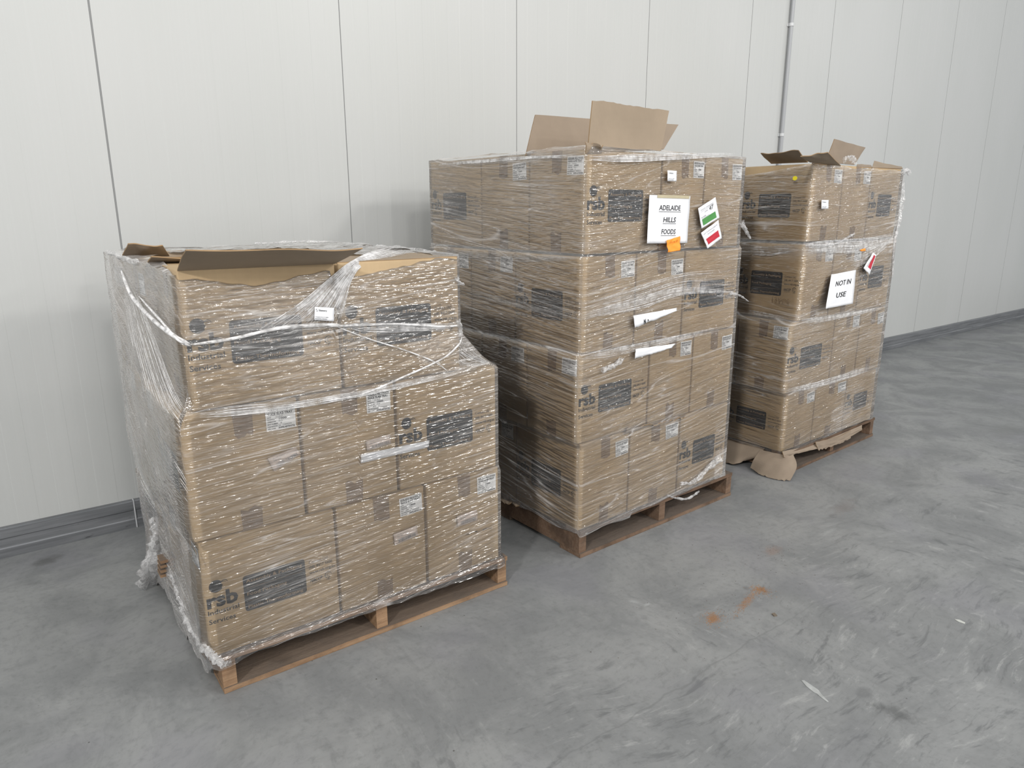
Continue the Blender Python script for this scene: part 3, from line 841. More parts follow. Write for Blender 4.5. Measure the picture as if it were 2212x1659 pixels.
def fan(parent, curves_a, curves_b, n, rad, seed, jit=0.003, mat=STRAND, name='gathered_film'):
    """thin folds spread between two guide curves"""
    A = spline(curves_a, 26); Bc = spline(curves_b, 26); B = MB(); rnd = random.Random(seed); n = int(n*1.5); rad *= 0.62
    for k in range(n):
        f = (k+rnd.uniform(-.4, .4))/max(1, n-1); f = min(1, max(0, f)); t0 = rnd.uniform(0, .12); t1 = rnd.uniform(.85, 1)
        pts = []
        for i in range(27):
            if not t0 <= i/26 <= t1: continue
            p = A[i]*(1-f)+Bc[i]*f
            pts.append(p+Vector((0, -abs(noise.noise(Vector((i*.2, k, seed))))*jit, noise.noise(Vector((i*.25, k*2.3, seed)))*jit)))
        r_ = rad*rnd.uniform(.4, 1.3)
        B.tube(pts, lambda t, r_=r_: r_*(1-.7*abs(2*t-1)**4), 5)
    return keep(B.obj(name, mat, None, True), parent)
def g1(px, py, d=0.016): return f1(px, py, d)
# heavy twisted band across the left stack
rope(F1, [g1(412, 745), g1(500, 732, .02), g1(600, 710, .022), g1(700, 702, .02), g1(735, 702)], 0.0065, 1)
rope(F1, [g1(700, 703), g1(735, 704, .02), g1(850, 700, .02), g1(945, 705), g1(990, 704)], 0.0050, 2)
rope(F1, [g1(728, 706), g1(800, 733), g1(870, 755), g1(935, 780), g1(965, 800)], 0.0030, 3)
rope(F1, [g1(998, 728, .02), g1(990, 745, .022), g1(955, 775, .02), g1(870, 815), g1(780, 852), g1(690, 868)], 0.0042, 4)
def s1(px, py, x=0.36): return hit(px, py, (x, 0, 0), (1, 0, 0))
rope(F1, [s1(262, 585), s1(285, 640), s1(330, 690, .37), s1(375, 725, .385), g1(412, 745)], 0.0075, 5)
rope(F1, [s1(300, 640), s1(345, 690, .375), s1(385, 735, .39), g1(412, 748)], 0.004, 6)
fan(F1, [g1(545, 720), g1(640, 660), g1(725, 590), g1(775, 555, -.02), g1(850, 528, -.3)], [g1(730, 705), g1(745, 660), g1(762, 600), g1(800, 565, -.02), g1(905, 545, -.15)], 44, 0.0015, 3)
fan(F1, [g1(735, 700), g1(800, 698), g1(900, 700), g1(992, 698)], [g1(735, 705), g1(800, 718), g1(900, 716), g1(992, 712)], 9, 0.0016, 5)
fan(F1, [g1(560, 712), g1(640, 700), g1(730, 697)], [g1(600, 725), g1(660, 712), g1(735, 708)], 7, 0.0014, 6)
fan(F1, [g1(415, 890), g1(520, 876), g1(650, 866), g1(850, 830), g1(1060, 780)], [g1(415, 905), g1(520, 896), g1(650, 880), g1(850, 842), g1(1060, 790)], 12, 0.0013, 7)
fan(F1, [g1(990, 725, .02), g1(1010, 748, .02), g1(1035, 770), g1(1062, 784)], [g1(985, 780), g1(1000, 790), g1(1030, 790), g1(1062, 786)], 8, 0.0014, 8)
fan(F1, [s1(262, 610), s1(290, 760), s1(330, 900), s1(400, 1000, .38)], [s1(290, 620), s1(330, 720), s1(375, 840), s1(405, 890, .38)], 16, 0.0014, 9)
fan(F1, [s1(285, 960), s1(300, 1040), s1(340, 1110), s1(412, 1200, .37)], [s1(300, 850), s1(340, 940), s1(380, 1000), s1(410, 1050, .37)], 16, 0.0014, 10)
# sheet of film lying over the tops
def drape(parent, pts, nx, ny, amp, seed, mat, name='loose_film', hz=0.3):
    bl, br, tr, tl = [np.array(p) for p in pts]; nx *= 4; ny *= 4
    u, v = np.meshgrid(np.linspace(0, 1, nx+1), np.linspace(0, 1, ny+1))
    p = (bl*(1-u)[..., None]+br*u[..., None])*(1-v)[..., None]+(tl*(1-u)[..., None]+tr*u[..., None])*v[..., None]
    nr = np.cross(br-bl, tl-bl); nr = nr/np.linalg.norm(nr); dv = (tl-bl)/np.linalg.norm(tl-bl)
    lu, lv = np.linalg.norm(br-bl), np.linalg.norm(tl-bl)
    h, f = wrinkles(u*lu, v*lv+seed, int(seed*7), u*0+hz, 0.7)
    e = amp*(vn(u*7, v*4, seed)+.5*vn(u*18, v*9, seed+1))+h
    p = p+nr*e[..., None]+dv*(0.6*amp*vn(u*20, v*20, seed+3))[..., None]
    k = (np.arange(ny)[:, None]*(nx+1)+np.arange(nx)[None, :]).reshape(-1)
    F = np.stack([k, k+1, k+nx+2, k+nx+1], 1)
    o = bpy.data.objects.new(name, grid_mesh(name, p.reshape(-1, 3), F, mat, f.reshape(-1))); C.objects.link(o)
    return keep(o, parent)
drape(F1, [(0.98, -1.44, 1.408), (1.34, -1.46, 1.404), (1.32, -1.0, 1.414), (1.02, -1.0, 1.418)], 40, 26, 0.005, 2.2, FILM1, hz=.35)
drape(F1, [(0.55, -0.90, 1.410), (0.95, -0.90, 1.414), (0.95, -0.55, 1.414), (0.42, -0.60, 1.400)], 40, 30, 0.005, 5.2, FILM1, hz=.15)
drape(F1, [(0.95, -1.0, 1.414), (1.33, -1.0, 1.414), (1.33, -0.55, 1.416), (0.95, -0.55, 1.418)], 30, 26, 0.006, 8.2, FILM1, hz=.2)

def crumple(parent, pts, rad, seed, name='film_tail', mat=CRUMP, seg=16):
    """crumpled bunch of film following a spine"""
    sp = spline(pts, 26); B = MB(); b = 0; V = []; F = []
    N = len(sp)
    for i, p in enumerate(sp):
        t = (sp[min(i+1, N-1)]-sp[max(i-1, 0)]).normalized()
        a_ = t.cross(Vector((.2, 1, .1))).normalized(); c__ = t.cross(a_)
        for k in range(seg):
            g = 2*PI*k/seg
            r_ = (rad(i/(N-1)) if callable(rad) else rad)*(0.65+0.9*noise.noise(Vector((math.cos(g)*1.6, math.sin(g)*1.6, i*.45+seed)))+.35*math.sin(k*PI))
            V.append(p+(a_*math.cos(g)+c__*math.sin(g))*r_)
    for i in range(N-1):
        for k in range(seg): F.append((i*seg+k, i*seg+(k+1) % seg, (i+1)*seg+(k+1) % seg, (i+1)*seg+k))
    return keep(mk(name, V, F, mat, None, True), parent)
# hanging bunch at the rear left foot of the left stack, ragged hem along its left side
def sL(px, py, x=0.36): return hit(px, py, (x, 0, 0), (1, 0, 0))
crumple(F1, [sL(345, 1165), sL(338, 1190), sL(325, 1225, .34), sL(315, 1262, .33), sL(322, 1288, .33)], lambda t: .030+.022*math.sin(t*PI), 1)
crumple(F1, [sL(330, 1120), sL(340, 1160), sL(338, 1195)], .022, 4)
for k, (ax, ay, bx, by) in enumerate(((352, 1195, 385, 1260), (375, 1240, 402, 1320), (392, 1310, 425, 1372), (420, 1365, 455, 1415), (450, 1405, 484, 1436))):
    crumple(F1, [sL(ax, ay, .372), sL((ax+bx)/2-4, (ay+by)/2, .366), sL(bx, by, .374)], .013, 11+k)
crumple(F1, [g1(470, 1428), g1(484, 1434), g1(500, 1428)], .012, 21)
crumple(F1, [g1(984, 598), g1(992, 610, .01), g1(1002, 615, 0.0)], lambda t: .010*(1-t*.5), 22)
crumple(F1, [g1(988, 690), g1(994, 704, .01), g1(993, 728, .01)], .010, 23)
crumple(F1, [Vector((.372, -.56, 1.40)), Vector((.365, -.75, 1.405)), Vector((.368, -1.0, 1.40)), Vector((.385, -1.22, 1.396))], .011, 24)
crumple(F1, [Vector((.95, -.56, 1.415)), Vector((1.15, -.56, 1.418)), Vector((1.33, -.6, 1.412))], .007, 25)
crumple(F1, [Vector((1.33, -1.0, 1.412)), Vector((1.362, -1.3, 1.405)), Vector((1.368, -1.55, 1.396))], .010, 26)
# middle stack: spikes of film at its right edge, gathered bands
def g2(px, py, d=0.016): return f2(px, py, d)
fan(F2, [g2(1240, 685), g2(1370, 645), g2(1480, 620), g2(1590, 628)], [g2(1240, 690), g2(1375, 668), g2(1480, 636), g2(1600, 634)], 14, 0.0013, 11)
fan(F2, [g2(1240, 660), g2(1370, 622), g2(1480, 590), g2(1580, 582)], [g2(1240, 680), g2(1370, 652), g2(1480, 620), g2(1596, 625)], 12, 0.0010, 12)
crumple(F2, [g2(1575, 633), g2(1597, 638), g2(1617, 651)], lambda t: .012*(1-t*.85), 31)
crumple(F2, [g2(1601, 480), g2(1612, 500), g2(1621, 515)], lambda t: .016*(1-t*.7), 32)
fan(F2, [g2(1262, 338), g2(1350, 335), g2(1450, 332), g2(1605, 330)], [g2(1262, 345), g2(1350, 350), g2(1450, 345), g2(1605, 337)], 12, 0.0014, 13)
fan(F2, [g2(1242, 768), g2(1330, 752), g2(1440, 730), g2(1580, 700)], [g2(1242, 778), g2(1330, 768), g2(1440, 742), g2(1588, 706)], 10, 0.0012, 14)
crumple(F2, [g2(1300, 800), g2(1322, 792), g2(1345, 775)], .014, 33)
crumple(F2, [g2(1470, 1045), g2(1500, 1040), g2(1530, 1010), g2(1555, 990)], lambda t: .010+.012*t, 34)
crumple(F2, [g2(1440, 1070, .01), g2(1480, 1078, .0), g2(1510, 1062, .005)], lambda t: .008, 35)
def s2(px, py, d=0.012):
    nl = Vector((-math.cos(YW2), -math.sin(YW2), 0)); return hit(px, py, q2+nl*d, nl)
fan(F2, [s2(985, 620), s2(1080, 640), s2(1180, 665), s2(1245, 690)], [s2(985, 632), s2(1080, 655), s2(1180, 678), s2(1245, 694)], 9, 0.0012, 15)
fan(F2, [s2(935, 535), s2(1040, 545), s2(1150, 552), s2(1258, 555)], [s2(935, 545), s2(1040, 560), s2(1150, 565), s2(1258, 558)], 9, 0.0012, 16)
fan(F2, [s2(935, 352), s2(1040, 345), s2(1150, 337), s2(1258, 334)], [s2(935, 360), s2(1040, 352), s2(1150, 343), s2(1258, 338)], 8, 0.0014, 17)
fan(F2, [s2(1060, 828), s2(1110, 880), s2(1180, 935), s2(1245, 968)], [s2(1072, 835), s2(1125, 875), s2(1190, 930), s2(1245, 965)], 8, 0.0012, 18)
fan(F2, [s2(1000, 710), s2(1090, 725), s2(1180, 748), s2(1244, 770)], [s2(1000, 716), s2(1090, 738), s2(1180, 757), s2(1244, 774)], 8, 0.0011, 19)
crumple(F2, [s2(1064, 890, .02), s2(1082, 905, .02), s2(1096, 915, .015)], .008, 36)
# right stack: thick gathered band between the top and third layers, crumpled tail down its right edge
def g3(px, py, d=0.016): return f3(px, py, d)
fan(F3, [g3(1735, 524), g3(1790, 520), g3(1860, 515), g3(1935, 508)], [g3(1732, 545), g3(1790, 545), g3(1860, 545), g3(1930, 520)], 22, 0.0017, 21)
fan(F3, [g3(1820, 560), g3(1870, 545), g3(1932, 512)], [g3(1840, 580), g3(1880, 562), g3(1932, 518)], 10, 0.0013, 22)
crumple(F3, [g3(1950, 378, .0), g3(1949, 430, .005), g3(1941, 480, .01), g3(1934, 515, .01)], lambda t: .010+.008*math.sin(t*PI), 41)
crumple(F3, [g3(1950, 372, 0), g3(1958, 368, -.02), g3(1965, 374, -.02)], .018, 42)
crumple(F3, [g3(1935, 500), g3(1930, 540), g3(1928, 600)], .008, 43)
crumple(F3, [g3(1845, 505), g3(1800, 528), g3(1740, 530)], .008, 44)
crumple(F3, [hit(1822, 346, q3-n3*.28, n3), hit(1838, 341, q3-n3*.25, n3), hit(1848, 350, q3-n3*.2, n3)], .022, 45)
nl3 = Vector((-math.cos(YW3), -math.sin(YW3), 0))
def s3(px, py, d=-0.02): return hit(px, py, q3+nl3*d, nl3)
fan(F3, [s3(1612, 530), s3(1660, 532), s3(1728, 525)], [s3(1612, 548), s3(1660, 552), s3(1728, 540)], 12, 0.0018, 23)
fan(F3, [s3(1604, 668), s3(1650, 675), s3(1712, 690)], [s3(1604, 676), s3(1650, 684), s3(1712, 698)], 7, 0.0014, 24)
fan(F3, [g3(1692, 842), g3(1760, 826), g3(1830, 805), g3(1895, 785)], [g3(1690, 852), g3(1760, 838), g3(1830, 818), g3(1895, 795)], 10, 0.0014, 25)
fan(F3, [g3(1716, 690), g3(1780, 684), g3(1850, 672), g3(1912, 660)], [g3(1716, 700), g3(1780, 694), g3(1850, 680), g3(1912, 668)], 9, 0.0012, 26)

# ------------------------------------------------------------------ papers and stickers
class Patch:
    """paper pinned through four photo points of a real plane: tl, tr, br, bl"""
    def __init__(s, c, curl=0.0, seed=0.0):
        s.tl, s.tr, s.br, s.bl = [Vector(p) for p in c]; s.curl = curl; s.seed = seed
        s.n = (s.tr-s.tl).cross(s.tl-s.bl).normalized()
        if s.n.dot(CP-s.tl) < 0: s.n = -s.n
    def at(s, u, v, off=0.0):
        p = (s.bl*(1-u)+s.br*u)*(1-v)+(s.tl*(1-u)+s.tr*u)*v
        b = s.curl*(noise.noise(Vector((u*2.2, v*2.2, s.seed)))+0.9*(1-v)*(1-v)*0.4)
        return p+s.n*(abs(b)+off)
def paper(name, corners, label, cat, mat=PAPER, curl=0.004, seed=0, nx=14, ny=16, outline=None, group=None, top=True):
    P = Patch(corners, curl, seed)
    F = []; V = []
    for j in range(ny+1):
        for i in range(nx+1):
            u, v = i/nx, j/ny
            if outline: uu, vv_ = outline(u, v)
            else: uu, vv_ = u, v
            V.append(P.at(uu, vv_))
    n = nx+1
    for j in range(ny):
        for i in range(nx): F.append((j*n+i, j*n+i+1, (j+1)*n+i+1, (j+1)*n+i))
    K = len(V); V += [p-P.n*0.0006 for p in V]
    F += [tuple(K+q for q in f)[::-1] for f in list(F)]
    ring = [i for i in range(n)]+[j*n+nx for j in range(1, ny+1)]+[ny*n+i for i in range(nx-1, -1, -1)]+[j*n for j in range(ny-1, 0, -1)]
    for a_, b_ in zip(ring, ring[1:]+ring[:1]): F.append((b_, a_, K+a_, K+b_))
    o = mk(name, V, F, mat, None, True)
    if top: tag(o, label, cat, group)
    return o, P
def ink(P, art, name, mat, parent, off=0.0012):
    o = art.obj(name, mat, lambda a_, b_: P.at(a_, b_, off)); o.parent = parent; return o

DP = 0.024
o, P = paper('paper_sign', [f2(1403, 421, DP), f2(1491, 424, DP), f2(1484, 525, DP+.002), f2(1397, 526, DP+.004)], 'white paper sign reading ADELAIDE HILLS FOODS on the middle stack', 'sign', curl=0.005, seed=1)
A = Art()
for tx, x_, y_, w_ in (('ADELAIDE', 0.24, 0.695, 0.52), ('HILLS', 0.36, 0.445, 0.30), ('FOODS', 0.33, 0.195, 0.35)):
    A = Art(); A.text(tx, x_, y_, 0.105, w_, bold=0.008, italic=0.08); ink(P, A, 'lettering', BLACK, o)
for q_ in ((0.24, 0.660, 0.77, 0.668), (0.35, 0.410, 0.67, 0.418), (0.32, 0.160, 0.69, 0.168)):
    A = Art(); A.rect(*q_, 6); ink(P, A, 'underline', BLACK, o)
A = Art(); A.rect(0.18, 0.945, 0.97, 1.01, 8); ink(P, A, 'masking_tape', MASK, o, 0.0016)
o, P = paper('sticky_note', [f2(1440, 519, .036), f2(1469, 510, .036), f2(1468, 541, .046), f2(1441, 545, .036)], 'small orange sticky note at the foot of the Adelaide Hills Foods sign', 'sticky note', ORANGE, 0.01, 3)
A = Art(); A.text('22/6 21', .2, .68, .12, .6); ink(P, A, 'handwriting', simple('orange_pen', (.6, .16, .02)), o, .0012)
o, P = paper('status_card', [f2(1508, 450, DP), f2(1545, 426, DP+.004), f2(1554, 470, DP+.004), f2(1515, 494, DP)], 'white card with a green block, upper of the two cards on the middle stack', 'card', curl=.005, seed=5)
A = Art(); A.text('STOCK COUNTING', .12, .80, .05, .7); A.text('LINE', .30, .64, .05, .18); A.rect(.10, .75, .86, .758); A.rect(.10, .43, .5, .438); A.text('NUMBER', .08, .46, .05, .26); ink(P, A, 'small_print', GREY, o)
A = Art(); A.text('47', .56, .58, .20, .24, italic=.2); ink(P, A, 'handwriting', BLACK, o)
A = Art(); A.rect(.10, .10, .84, .40, 5, 3); ink(P, A, 'green_block', GREEN, o)
o, P = paper('status_card', [f2(1514, 503, DP), f2(1552, 475, DP+.004), f2(1558, 515, DP+.002), f2(1528, 537, DP+.004)], 'white card with a red block, lower of the two cards on the middle stack', 'card', curl=.005, seed=6)
A = Art(); A.text('NOT TO BE INCLUDED IN', .08, .80, .055, .8); A.text('STOCKTAKE', .28, .67, .055, .4); ink(P, A, 'small_print', GREY, o)
A = Art(); A.rect(.12, .18, .88, .52, 5, 3); ink(P, A, 'red_block', RED, o)

def slat(c, label, seed):
    o, P = paper('consignment_sticker', c, label, 'sticker', simple('bright_sticker', (.86, .87, .9), .5), .002, seed, 6, 6)
    A = Art(); A.text('Slattery', .20, .70, .13, .42, bold=.01); A.text('Consignment No: LS11-06938', .04, .22, .07, .66, bold=.01); A.text('Received Date: 30/06/2024', .04, .09, .07, .60, bold=.01)
    A.arc(.10, .80, .035, .03, .2*PI, 1.3*PI, 8); A.arc(.10, .72, .035, .03, -.8*PI, .3*PI, 8)
    ink(P, A, 'lettering', BLACK, o)
slat([f1(680, 663, .021), f1(722, 665, .021), f1(721, 694, .021), f1(679, 691, .021)], 'small white consignment sticker on the left stack above the twisted film', 1)
slat([f2(1442, 368, .02), f2(1462, 369, .02), f2(1461, 392, .022), f2(1442, 391, .022)], 'small white consignment sticker near the top of the middle stack', 2)
slat([f3(1775, 432, .02), f3(1790, 432, .02), f3(1789, 451, .022), f3(1774, 451, .022)], 'small white consignment sticker on the top layer of the right stack', 3)

def torn(c, label, seed, art=None, name='torn_paper', curl=.005, d0=.4):
    def ol(u, v): return u, v if v > .5 else v+(.5-v)*d0*(noise.noise(Vector((u*5, seed, 0)))+noise.noise(Vector((u*17, seed, 3)))*.4)
    return paper(name, c, label, 'paper', PAPER, curl, seed, 26, 4, ol, 'torn paper strips')
torn([f2(1368, 682, DP), f2(1462, 665, DP+.004), f2(1461, 672, DP+.004), f2(1371, 708, DP)], 'torn strip of white paper, upper of two on the middle stack', 2)[0]
o, P = None, Patch([f2(1368, 682, DP), f2(1462, 665, DP+.004), f2(1461, 672, DP+.004), f2(1371, 708, DP)], .005, 2)
top_strip = [x for x in C.objects if x.name == 'torn_paper'][0]
A = Art(); A.text('N', .205, .02, .42, .055, bold=.04, italic=.3); A.rect(.30, .18, .318, .34); ink(P, A, 'lettering', BLACK, top_strip, .0016)
torn([f2(1373, 754, DP), f2(1459, 742, DP+.004), f2(1450, 752, DP+.004), f2(1371, 775, DP)], 'torn strip of white paper, lower of two on the middle stack', 7)
torn([f1(780, 982, .008), f1(928, 951, .008), f1(926, 966, .008), f1(779, 1001, .008)], 'white paper strip lying across two cartons on the left stack', 9, d0=.05, curl=.002)

o, P = paper('paper_sign', [f3(1796, 593, DP), f3(1849, 583, DP), f3(1841, 656, DP+.01), f3(1783, 667, DP+.03)], 'white paper sign reading NOT IN USE on the right stack', 'sign', curl=.008, seed=8)
A = Art(); A.text('NOT IN', .22, .62, .145, .62, bold=.012, italic=.1); A.text('USE', .31, .27, .145, .38, bold=.012, italic=.1); ink(P, A, 'lettering', BLACK, o, .0014)
o, P = paper('status_card', [f3(1886, 545, DP), f3(1893, 551, DP), f3(1878, 594, DP+.004), f3(1865, 579, DP+.01)], 'narrow white card with a red block on the right stack', 'card', curl=.004, seed=9)
A = Art(); A.rect(.42, .22, .85, .92, 2, 6); ink(P, A, 'red_block', RED, o)
A = Art(); A.text('NOT TO BE INCLUDED', .30, .20, .10, .62, rot=1.2); ink(P, A, 'small_print', GREY, o)
o, P = paper('orange_tag', [f3(1857, 540, .02), f3(1869, 536, .02), f3(1870, 542, .02), f3(1861, 543, .02)], 'tiny orange paper scrap under the film of the right stack', 'paper', ORANGE, .001, 4, 3, 3)
# yellow dot and blue scrap on the side of the right stack
B = MB(); c = s3(1717.5, 385, .0); ux = Vector((-math.sin(YW3), math.cos(YW3), 0)); 
vs = []
for k in range(20):
    g = 2*PI*k/20; r_ = .013*(1+.12*math.cos(2*g)); vs.append(c-ux*r_*math.cos(g)*0.95+Vector((0, 0, r_*math.sin(g))))
B.add([v+nl3*.001 for v in vs]+[v+nl3*.002 for v in vs], [tuple(range(20, 40)), tuple(range(19, -1, -1))]+[(k, (k+1) % 20, 20+(k+1) % 20, 20+k) for k in range(20)])
tag(B.obj('dot_sticker', YELLOW), 'round yellow dot sticker on the side of the right stack', 'sticker')
crumple(F3, [s3(1681, 700, .01), s3(1684, 697, .012), s3(1685, 706, .01)], .006, 50, 'blue_plastic_scrap', BLUE, 8)

# barcode labels, parts of the cartons they are stuck on
def barcode(par, c, seed):
    o, P = paper('barcode_label', c, '', '', PINK, .001, seed, 6, 4, top=False); keep(o, par)
    A = Art(); rnd = random.Random(seed); x = .15
    while x < .92:
        w_ = rnd.choice((.008, .014, .02)); A.rect(x, .10, x+w_, .42); x += w_+rnd.choice((.01, .016, .024))
    A.text('RSB 1026', .14, .58, .10, .25); A.text('SLAB TRAY', .14, .78, .08, .45)
    b = A.obj('barcode', GREY, lambda a_, b_: P.at(a_, b_, .001)); b.parent = o; b.matrix_parent_inverse = Matrix.Identity(4)
E_ = 0.0065
barcode(P1[2]['a'], [f1(578, 990, E_), f1(639, 966, E_), f1(649, 981, E_), f1(592, 1018, E_)], 1)
barcode(P1[2]['c'], [f1(791, 953, E_), f1(842, 938, E_), f1(845, 958, E_), f1(793, 974, E_)], 2)
barcode(P1[1]['c'], [f1(850, 1154, E_), f1(900, 1135, E_), f1(903, 1157, E_), f1(853, 1178, E_)], 3)
barcode(P1[1]['d'], [f1(987, 1115, E_), f1(1030, 1101, E_), f1(1032, 1124, E_), f1(989, 1138, E_)], 4)

Pw = Patch([s3(1664, 636, .0), s3(1712, 645, .0), s3(1712, 662, .0), s3(1664, 653, .0)])
A = Art(); A.text('12YCS', .05, .2, .6, .8, italic=.2); o = A.obj('handwriting', simple('faded_marker', (.16, .11, .07), .8), lambda a_, b_: Pw.at(a_, b_, .0))
keep(o, P3[3]['a'])
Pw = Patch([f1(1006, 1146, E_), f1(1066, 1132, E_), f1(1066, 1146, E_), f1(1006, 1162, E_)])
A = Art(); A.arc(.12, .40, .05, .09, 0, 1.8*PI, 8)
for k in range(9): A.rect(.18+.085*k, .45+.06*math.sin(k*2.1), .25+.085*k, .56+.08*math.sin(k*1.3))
o = A.obj('tear', simple('torn_kraft_dark', (.10, .075, .055), .9), lambda a_, b_: Pw.at(a_, b_, .0)); keep(o, P1[1]['d'])  # dark tear mark on the carton face
sheet('torn_lip', [f2(1350, 938, .004), f2(1482, 896, .004), f2(1476, 903, .012), f2(1356, 928, .014)], 0.003, P2[2]['c'], K3, nx=40, ny=4, wav=.012, seed=41, ragged=.02)

# ------------------------------------------------------------------ torn cardboard sheet below the right stack, scraps of the others
def board_sheet(name, rows, label, seed, thick=0.004, mats=K3, parent=None):
    """rows of points (each row left to right) lofted into a sheet with thickness"""
    m_ = len(rows); rows = [spline(r, 28) for r in rows]
    cols_ = [spline([rows[j][i] for j in range(m_)], 12) for i in range(29)]
    F = []; Bk = []; fs = []; mi = []
    for j in range(13):
        for i in range(29):
            p = cols_[i][j]; a_ = cols_[min(i+1, 28)][j]-cols_[max(i-1, 0)][j]; b_ = cols_[i][min(j+1, 12)]-cols_[i][max(j-1, 0)]
            nr = a_.cross(b_).normalized()
            p = p+nr*0.003*noise.noise(Vector((i*.22, j*.3, seed)))
            if j == 12: p = p+Vector((0, 0, .010*noise.noise(Vector((i*.5, 1, seed)))))
            F.append(p); Bk.append(p+nr*thick)
    n = 29; N = len(F)
    for j in range(12):
        for i in range(28):
            q = (j*n+i, j*n+i+1, (j+1)*n+i+1, (j+1)*n+i); fs.append(q[::-1]); mi.append(1); fs.append(tuple(N+k for k in q)); mi.append(0)
    for i in range(28):
        fs.append((i, i+1, N+i+1, N+i)); mi.append(2); k = 12*n+i; fs.append((k+1, k, N+k, N+k+1)); mi.append(2)
    for j in range(12):
        k = j*n; fs.append((k+n, k, N+k, N+k+n)); mi.append(2); k = j*n+28; fs.append((k, k+n, N+k+n, N+k)); mi.append(2)
    o = mk(name, F+Bk, fs, list(mats)); o.data.polygons.foreach_set('material_index', mi)
    return o
def z0(px, py, z): return hit(px, py, (0, 0, z), (0, 0, 1))
r0 = empty('slip_sheet', (3.66, -1.56, 0)); tag(r0, 'torn brown cardboard sheet drooping from under the right stack to the floor', 'cardboard')
# left side drop
sd = board_sheet('left_droop', [[(3.655, -0.95, .137), (3.648, -1.10, .137), (3.645, -1.28, .137), (3.645, -1.42, .135)],
                    [(3.60, -0.95, .075), (3.59, -1.10, .072), (3.592, -1.26, .075), (3.605, -1.40, .085)],
                    [(3.575, -0.95, .020), (3.555, -1.12, .012), (3.545, -1.27, .012), (3.61, -1.34, .045)]], '', 2.0)
keep(sd, r0)
sd = board_sheet('corner_droop', [[(3.635, -1.40, .125), (3.635, -1.50, .131), (3.66, -1.575, .131), (3.705, -1.578, .131)],
                    [(3.575, -1.40, .075), (3.575, -1.51, .072), (3.605, -1.60, .075), (3.66, -1.635, .082)],
                    [(3.560, -1.39, .020), (3.540, -1.49, .007), (3.560, -1.585, .005), (3.600, -1.640, .010)]], '', 5.0)
keep(sd, r0)
sd = board_sheet('front_edge', [[f3(1690, 975, .018), f3(1750, 962, .018), f3(1810, 940, .018), f3(1862, 918, .018)],
                    [f3(1692, 981, .030), f3(1750, 968, .030), f3(1810, 948, .030), f3(1862, 924, .028)],
                    [f3(1694, 988, .036), f3(1745, 974, .036), f3(1810, 957, .036), f3(1862, 929, .030)]], '', 8.0)
keep(sd, r0)
sd = board_sheet('front_edge', [[f3(1762, 955, .034), f3(1785, 950, .034), f3(1815, 942, .034), f3(1838, 930, .034)],
                    [f3(1764, 962, .038), f3(1785, 962, .038), f3(1815, 952, .038), f3(1838, 940, .038)],
                    [f3(1768, 972, .040), f3(1785, 968, .040), f3(1815, 958, .040), f3(1838, 946, .040)]], '', 9.0)
keep(sd, r0)
r1 = empty('slip_sheet', (1.96, -1.2, 0)); tag(r1, 'torn brown cardboard edge poking out under the left side of the middle stack', 'cardboard')
for k, (ax, ay, bx, by, cx, cy) in enumerate(((1080, 1075, 1108, 1082, 1098, 1092), (1106, 1082, 1128, 1092, 1112, 1095))):
    o = sheet('torn_edge', [s2(ax, ay, .005), s2(bx, by, .005), s2(cx+2, cy, .03), s2(ax+4, ay+10, .03)], 0.004, r1, K3, nx=8, ny=4, wav=.01, seed=30+k, ragged=.01)
r2 = empty('broken_board', (0.36, -0.8, 0)); tag(r2, 'splintered timber offcut tangled in film behind the left pallet', 'wood')
B = MB()
for k in range(4):
    p0 = sL(345, 1208+k*11, .40); p1 = sL(372, 1212+k*11, .30)
    c = sL(352, 1212+k*10, .345)
    B.box(c.x-.01, c.x+.05, c.y-.01, c.y+.05, c.z-.005, c.z+.006)
o = B.obj('splintered_slats', WOOD1); keep(o, r2)

# ------------------------------------------------------------------ wall, floor, baseboard, conduit
def wall_mat():
    t = NT('white_coated_steel'); p = t.pos()
    f = t.noise(t.mapping(p, (1.2, 1, 0.6)), 1, 3)
    g = t.noise(t.mapping(p, (90, 1, 0.8)), 1, 2)
    c = t.mix(t.mapr(f, 0.3, 0.7), (0.495, 0.505, 0.495), (0.515, 0.522, 0.515))
    c = t.mix(t.math('MULTIPLY', t.mapr(g, 0.45, 0.7), 0.05), c, (0.62, 0.63, 0.63))
    t.bsdf(c, 0.38, spec=0.35); return t.m
WALL = wall_mat()
SEAM = simple('grey_joint_sealant', (0.235, 0.24, 0.24), 0.6)
X0W, PW = 0.49727, 1.15638
xs = []
k0 = -4; k1 = 13
prof = []   # (x, y, matindex of the strip that follows)
for i in range(k0, k1):
    xa = X0W+i*PW
    gw = 0.0024 if i else 0.0042
    prof += [(xa-gw, 0.0, 1), (xa-gw*0.8, 0.0016, 1), (xa+gw*0.8, 0.0016, 1), (xa+gw, 0.0, 0)]
    nr = 14; st = PW/nr
    for r_ in range(1, nr):
        x = xa+st*r_
        if r_ % 2: prof += [(x-0.0025, 0.0, 0), (x, -0.00035, 0)]
        else: prof += [(x-0.0025, -0.00035, 0), (x, 0.0, 0)]
prof.sort(key=lambda q: q[0])
V = []; F = []; MI = []
for (x, y, m_) in prof: V += [(x, y, 0.0), (x, y, 6.6)]
for i in range(len(prof)-1): F.append((2*i, 2*i+2, 2*i+3, 2*i+1)); MI.append(prof[i][2])
xe, xb_ = prof[0][0], prof[-1][0]
b = len(V); V += [(xe, .1, 0), (xe, .1, 6.6), (xb_, .1, 0), (xb_, .1, 6.6)]; F += [(b, b+1, b+3, b+2), (b, 0, 1, b+1), (2*len(prof)-2, b+2, b+3, 2*len(prof)-1)]; MI += [0, 0, 0]
o = mk('wall_back', V, F, [WALL, SEAM]); o.data.polygons.foreach_set('material_index', MI); o['kind'] = 'structure'

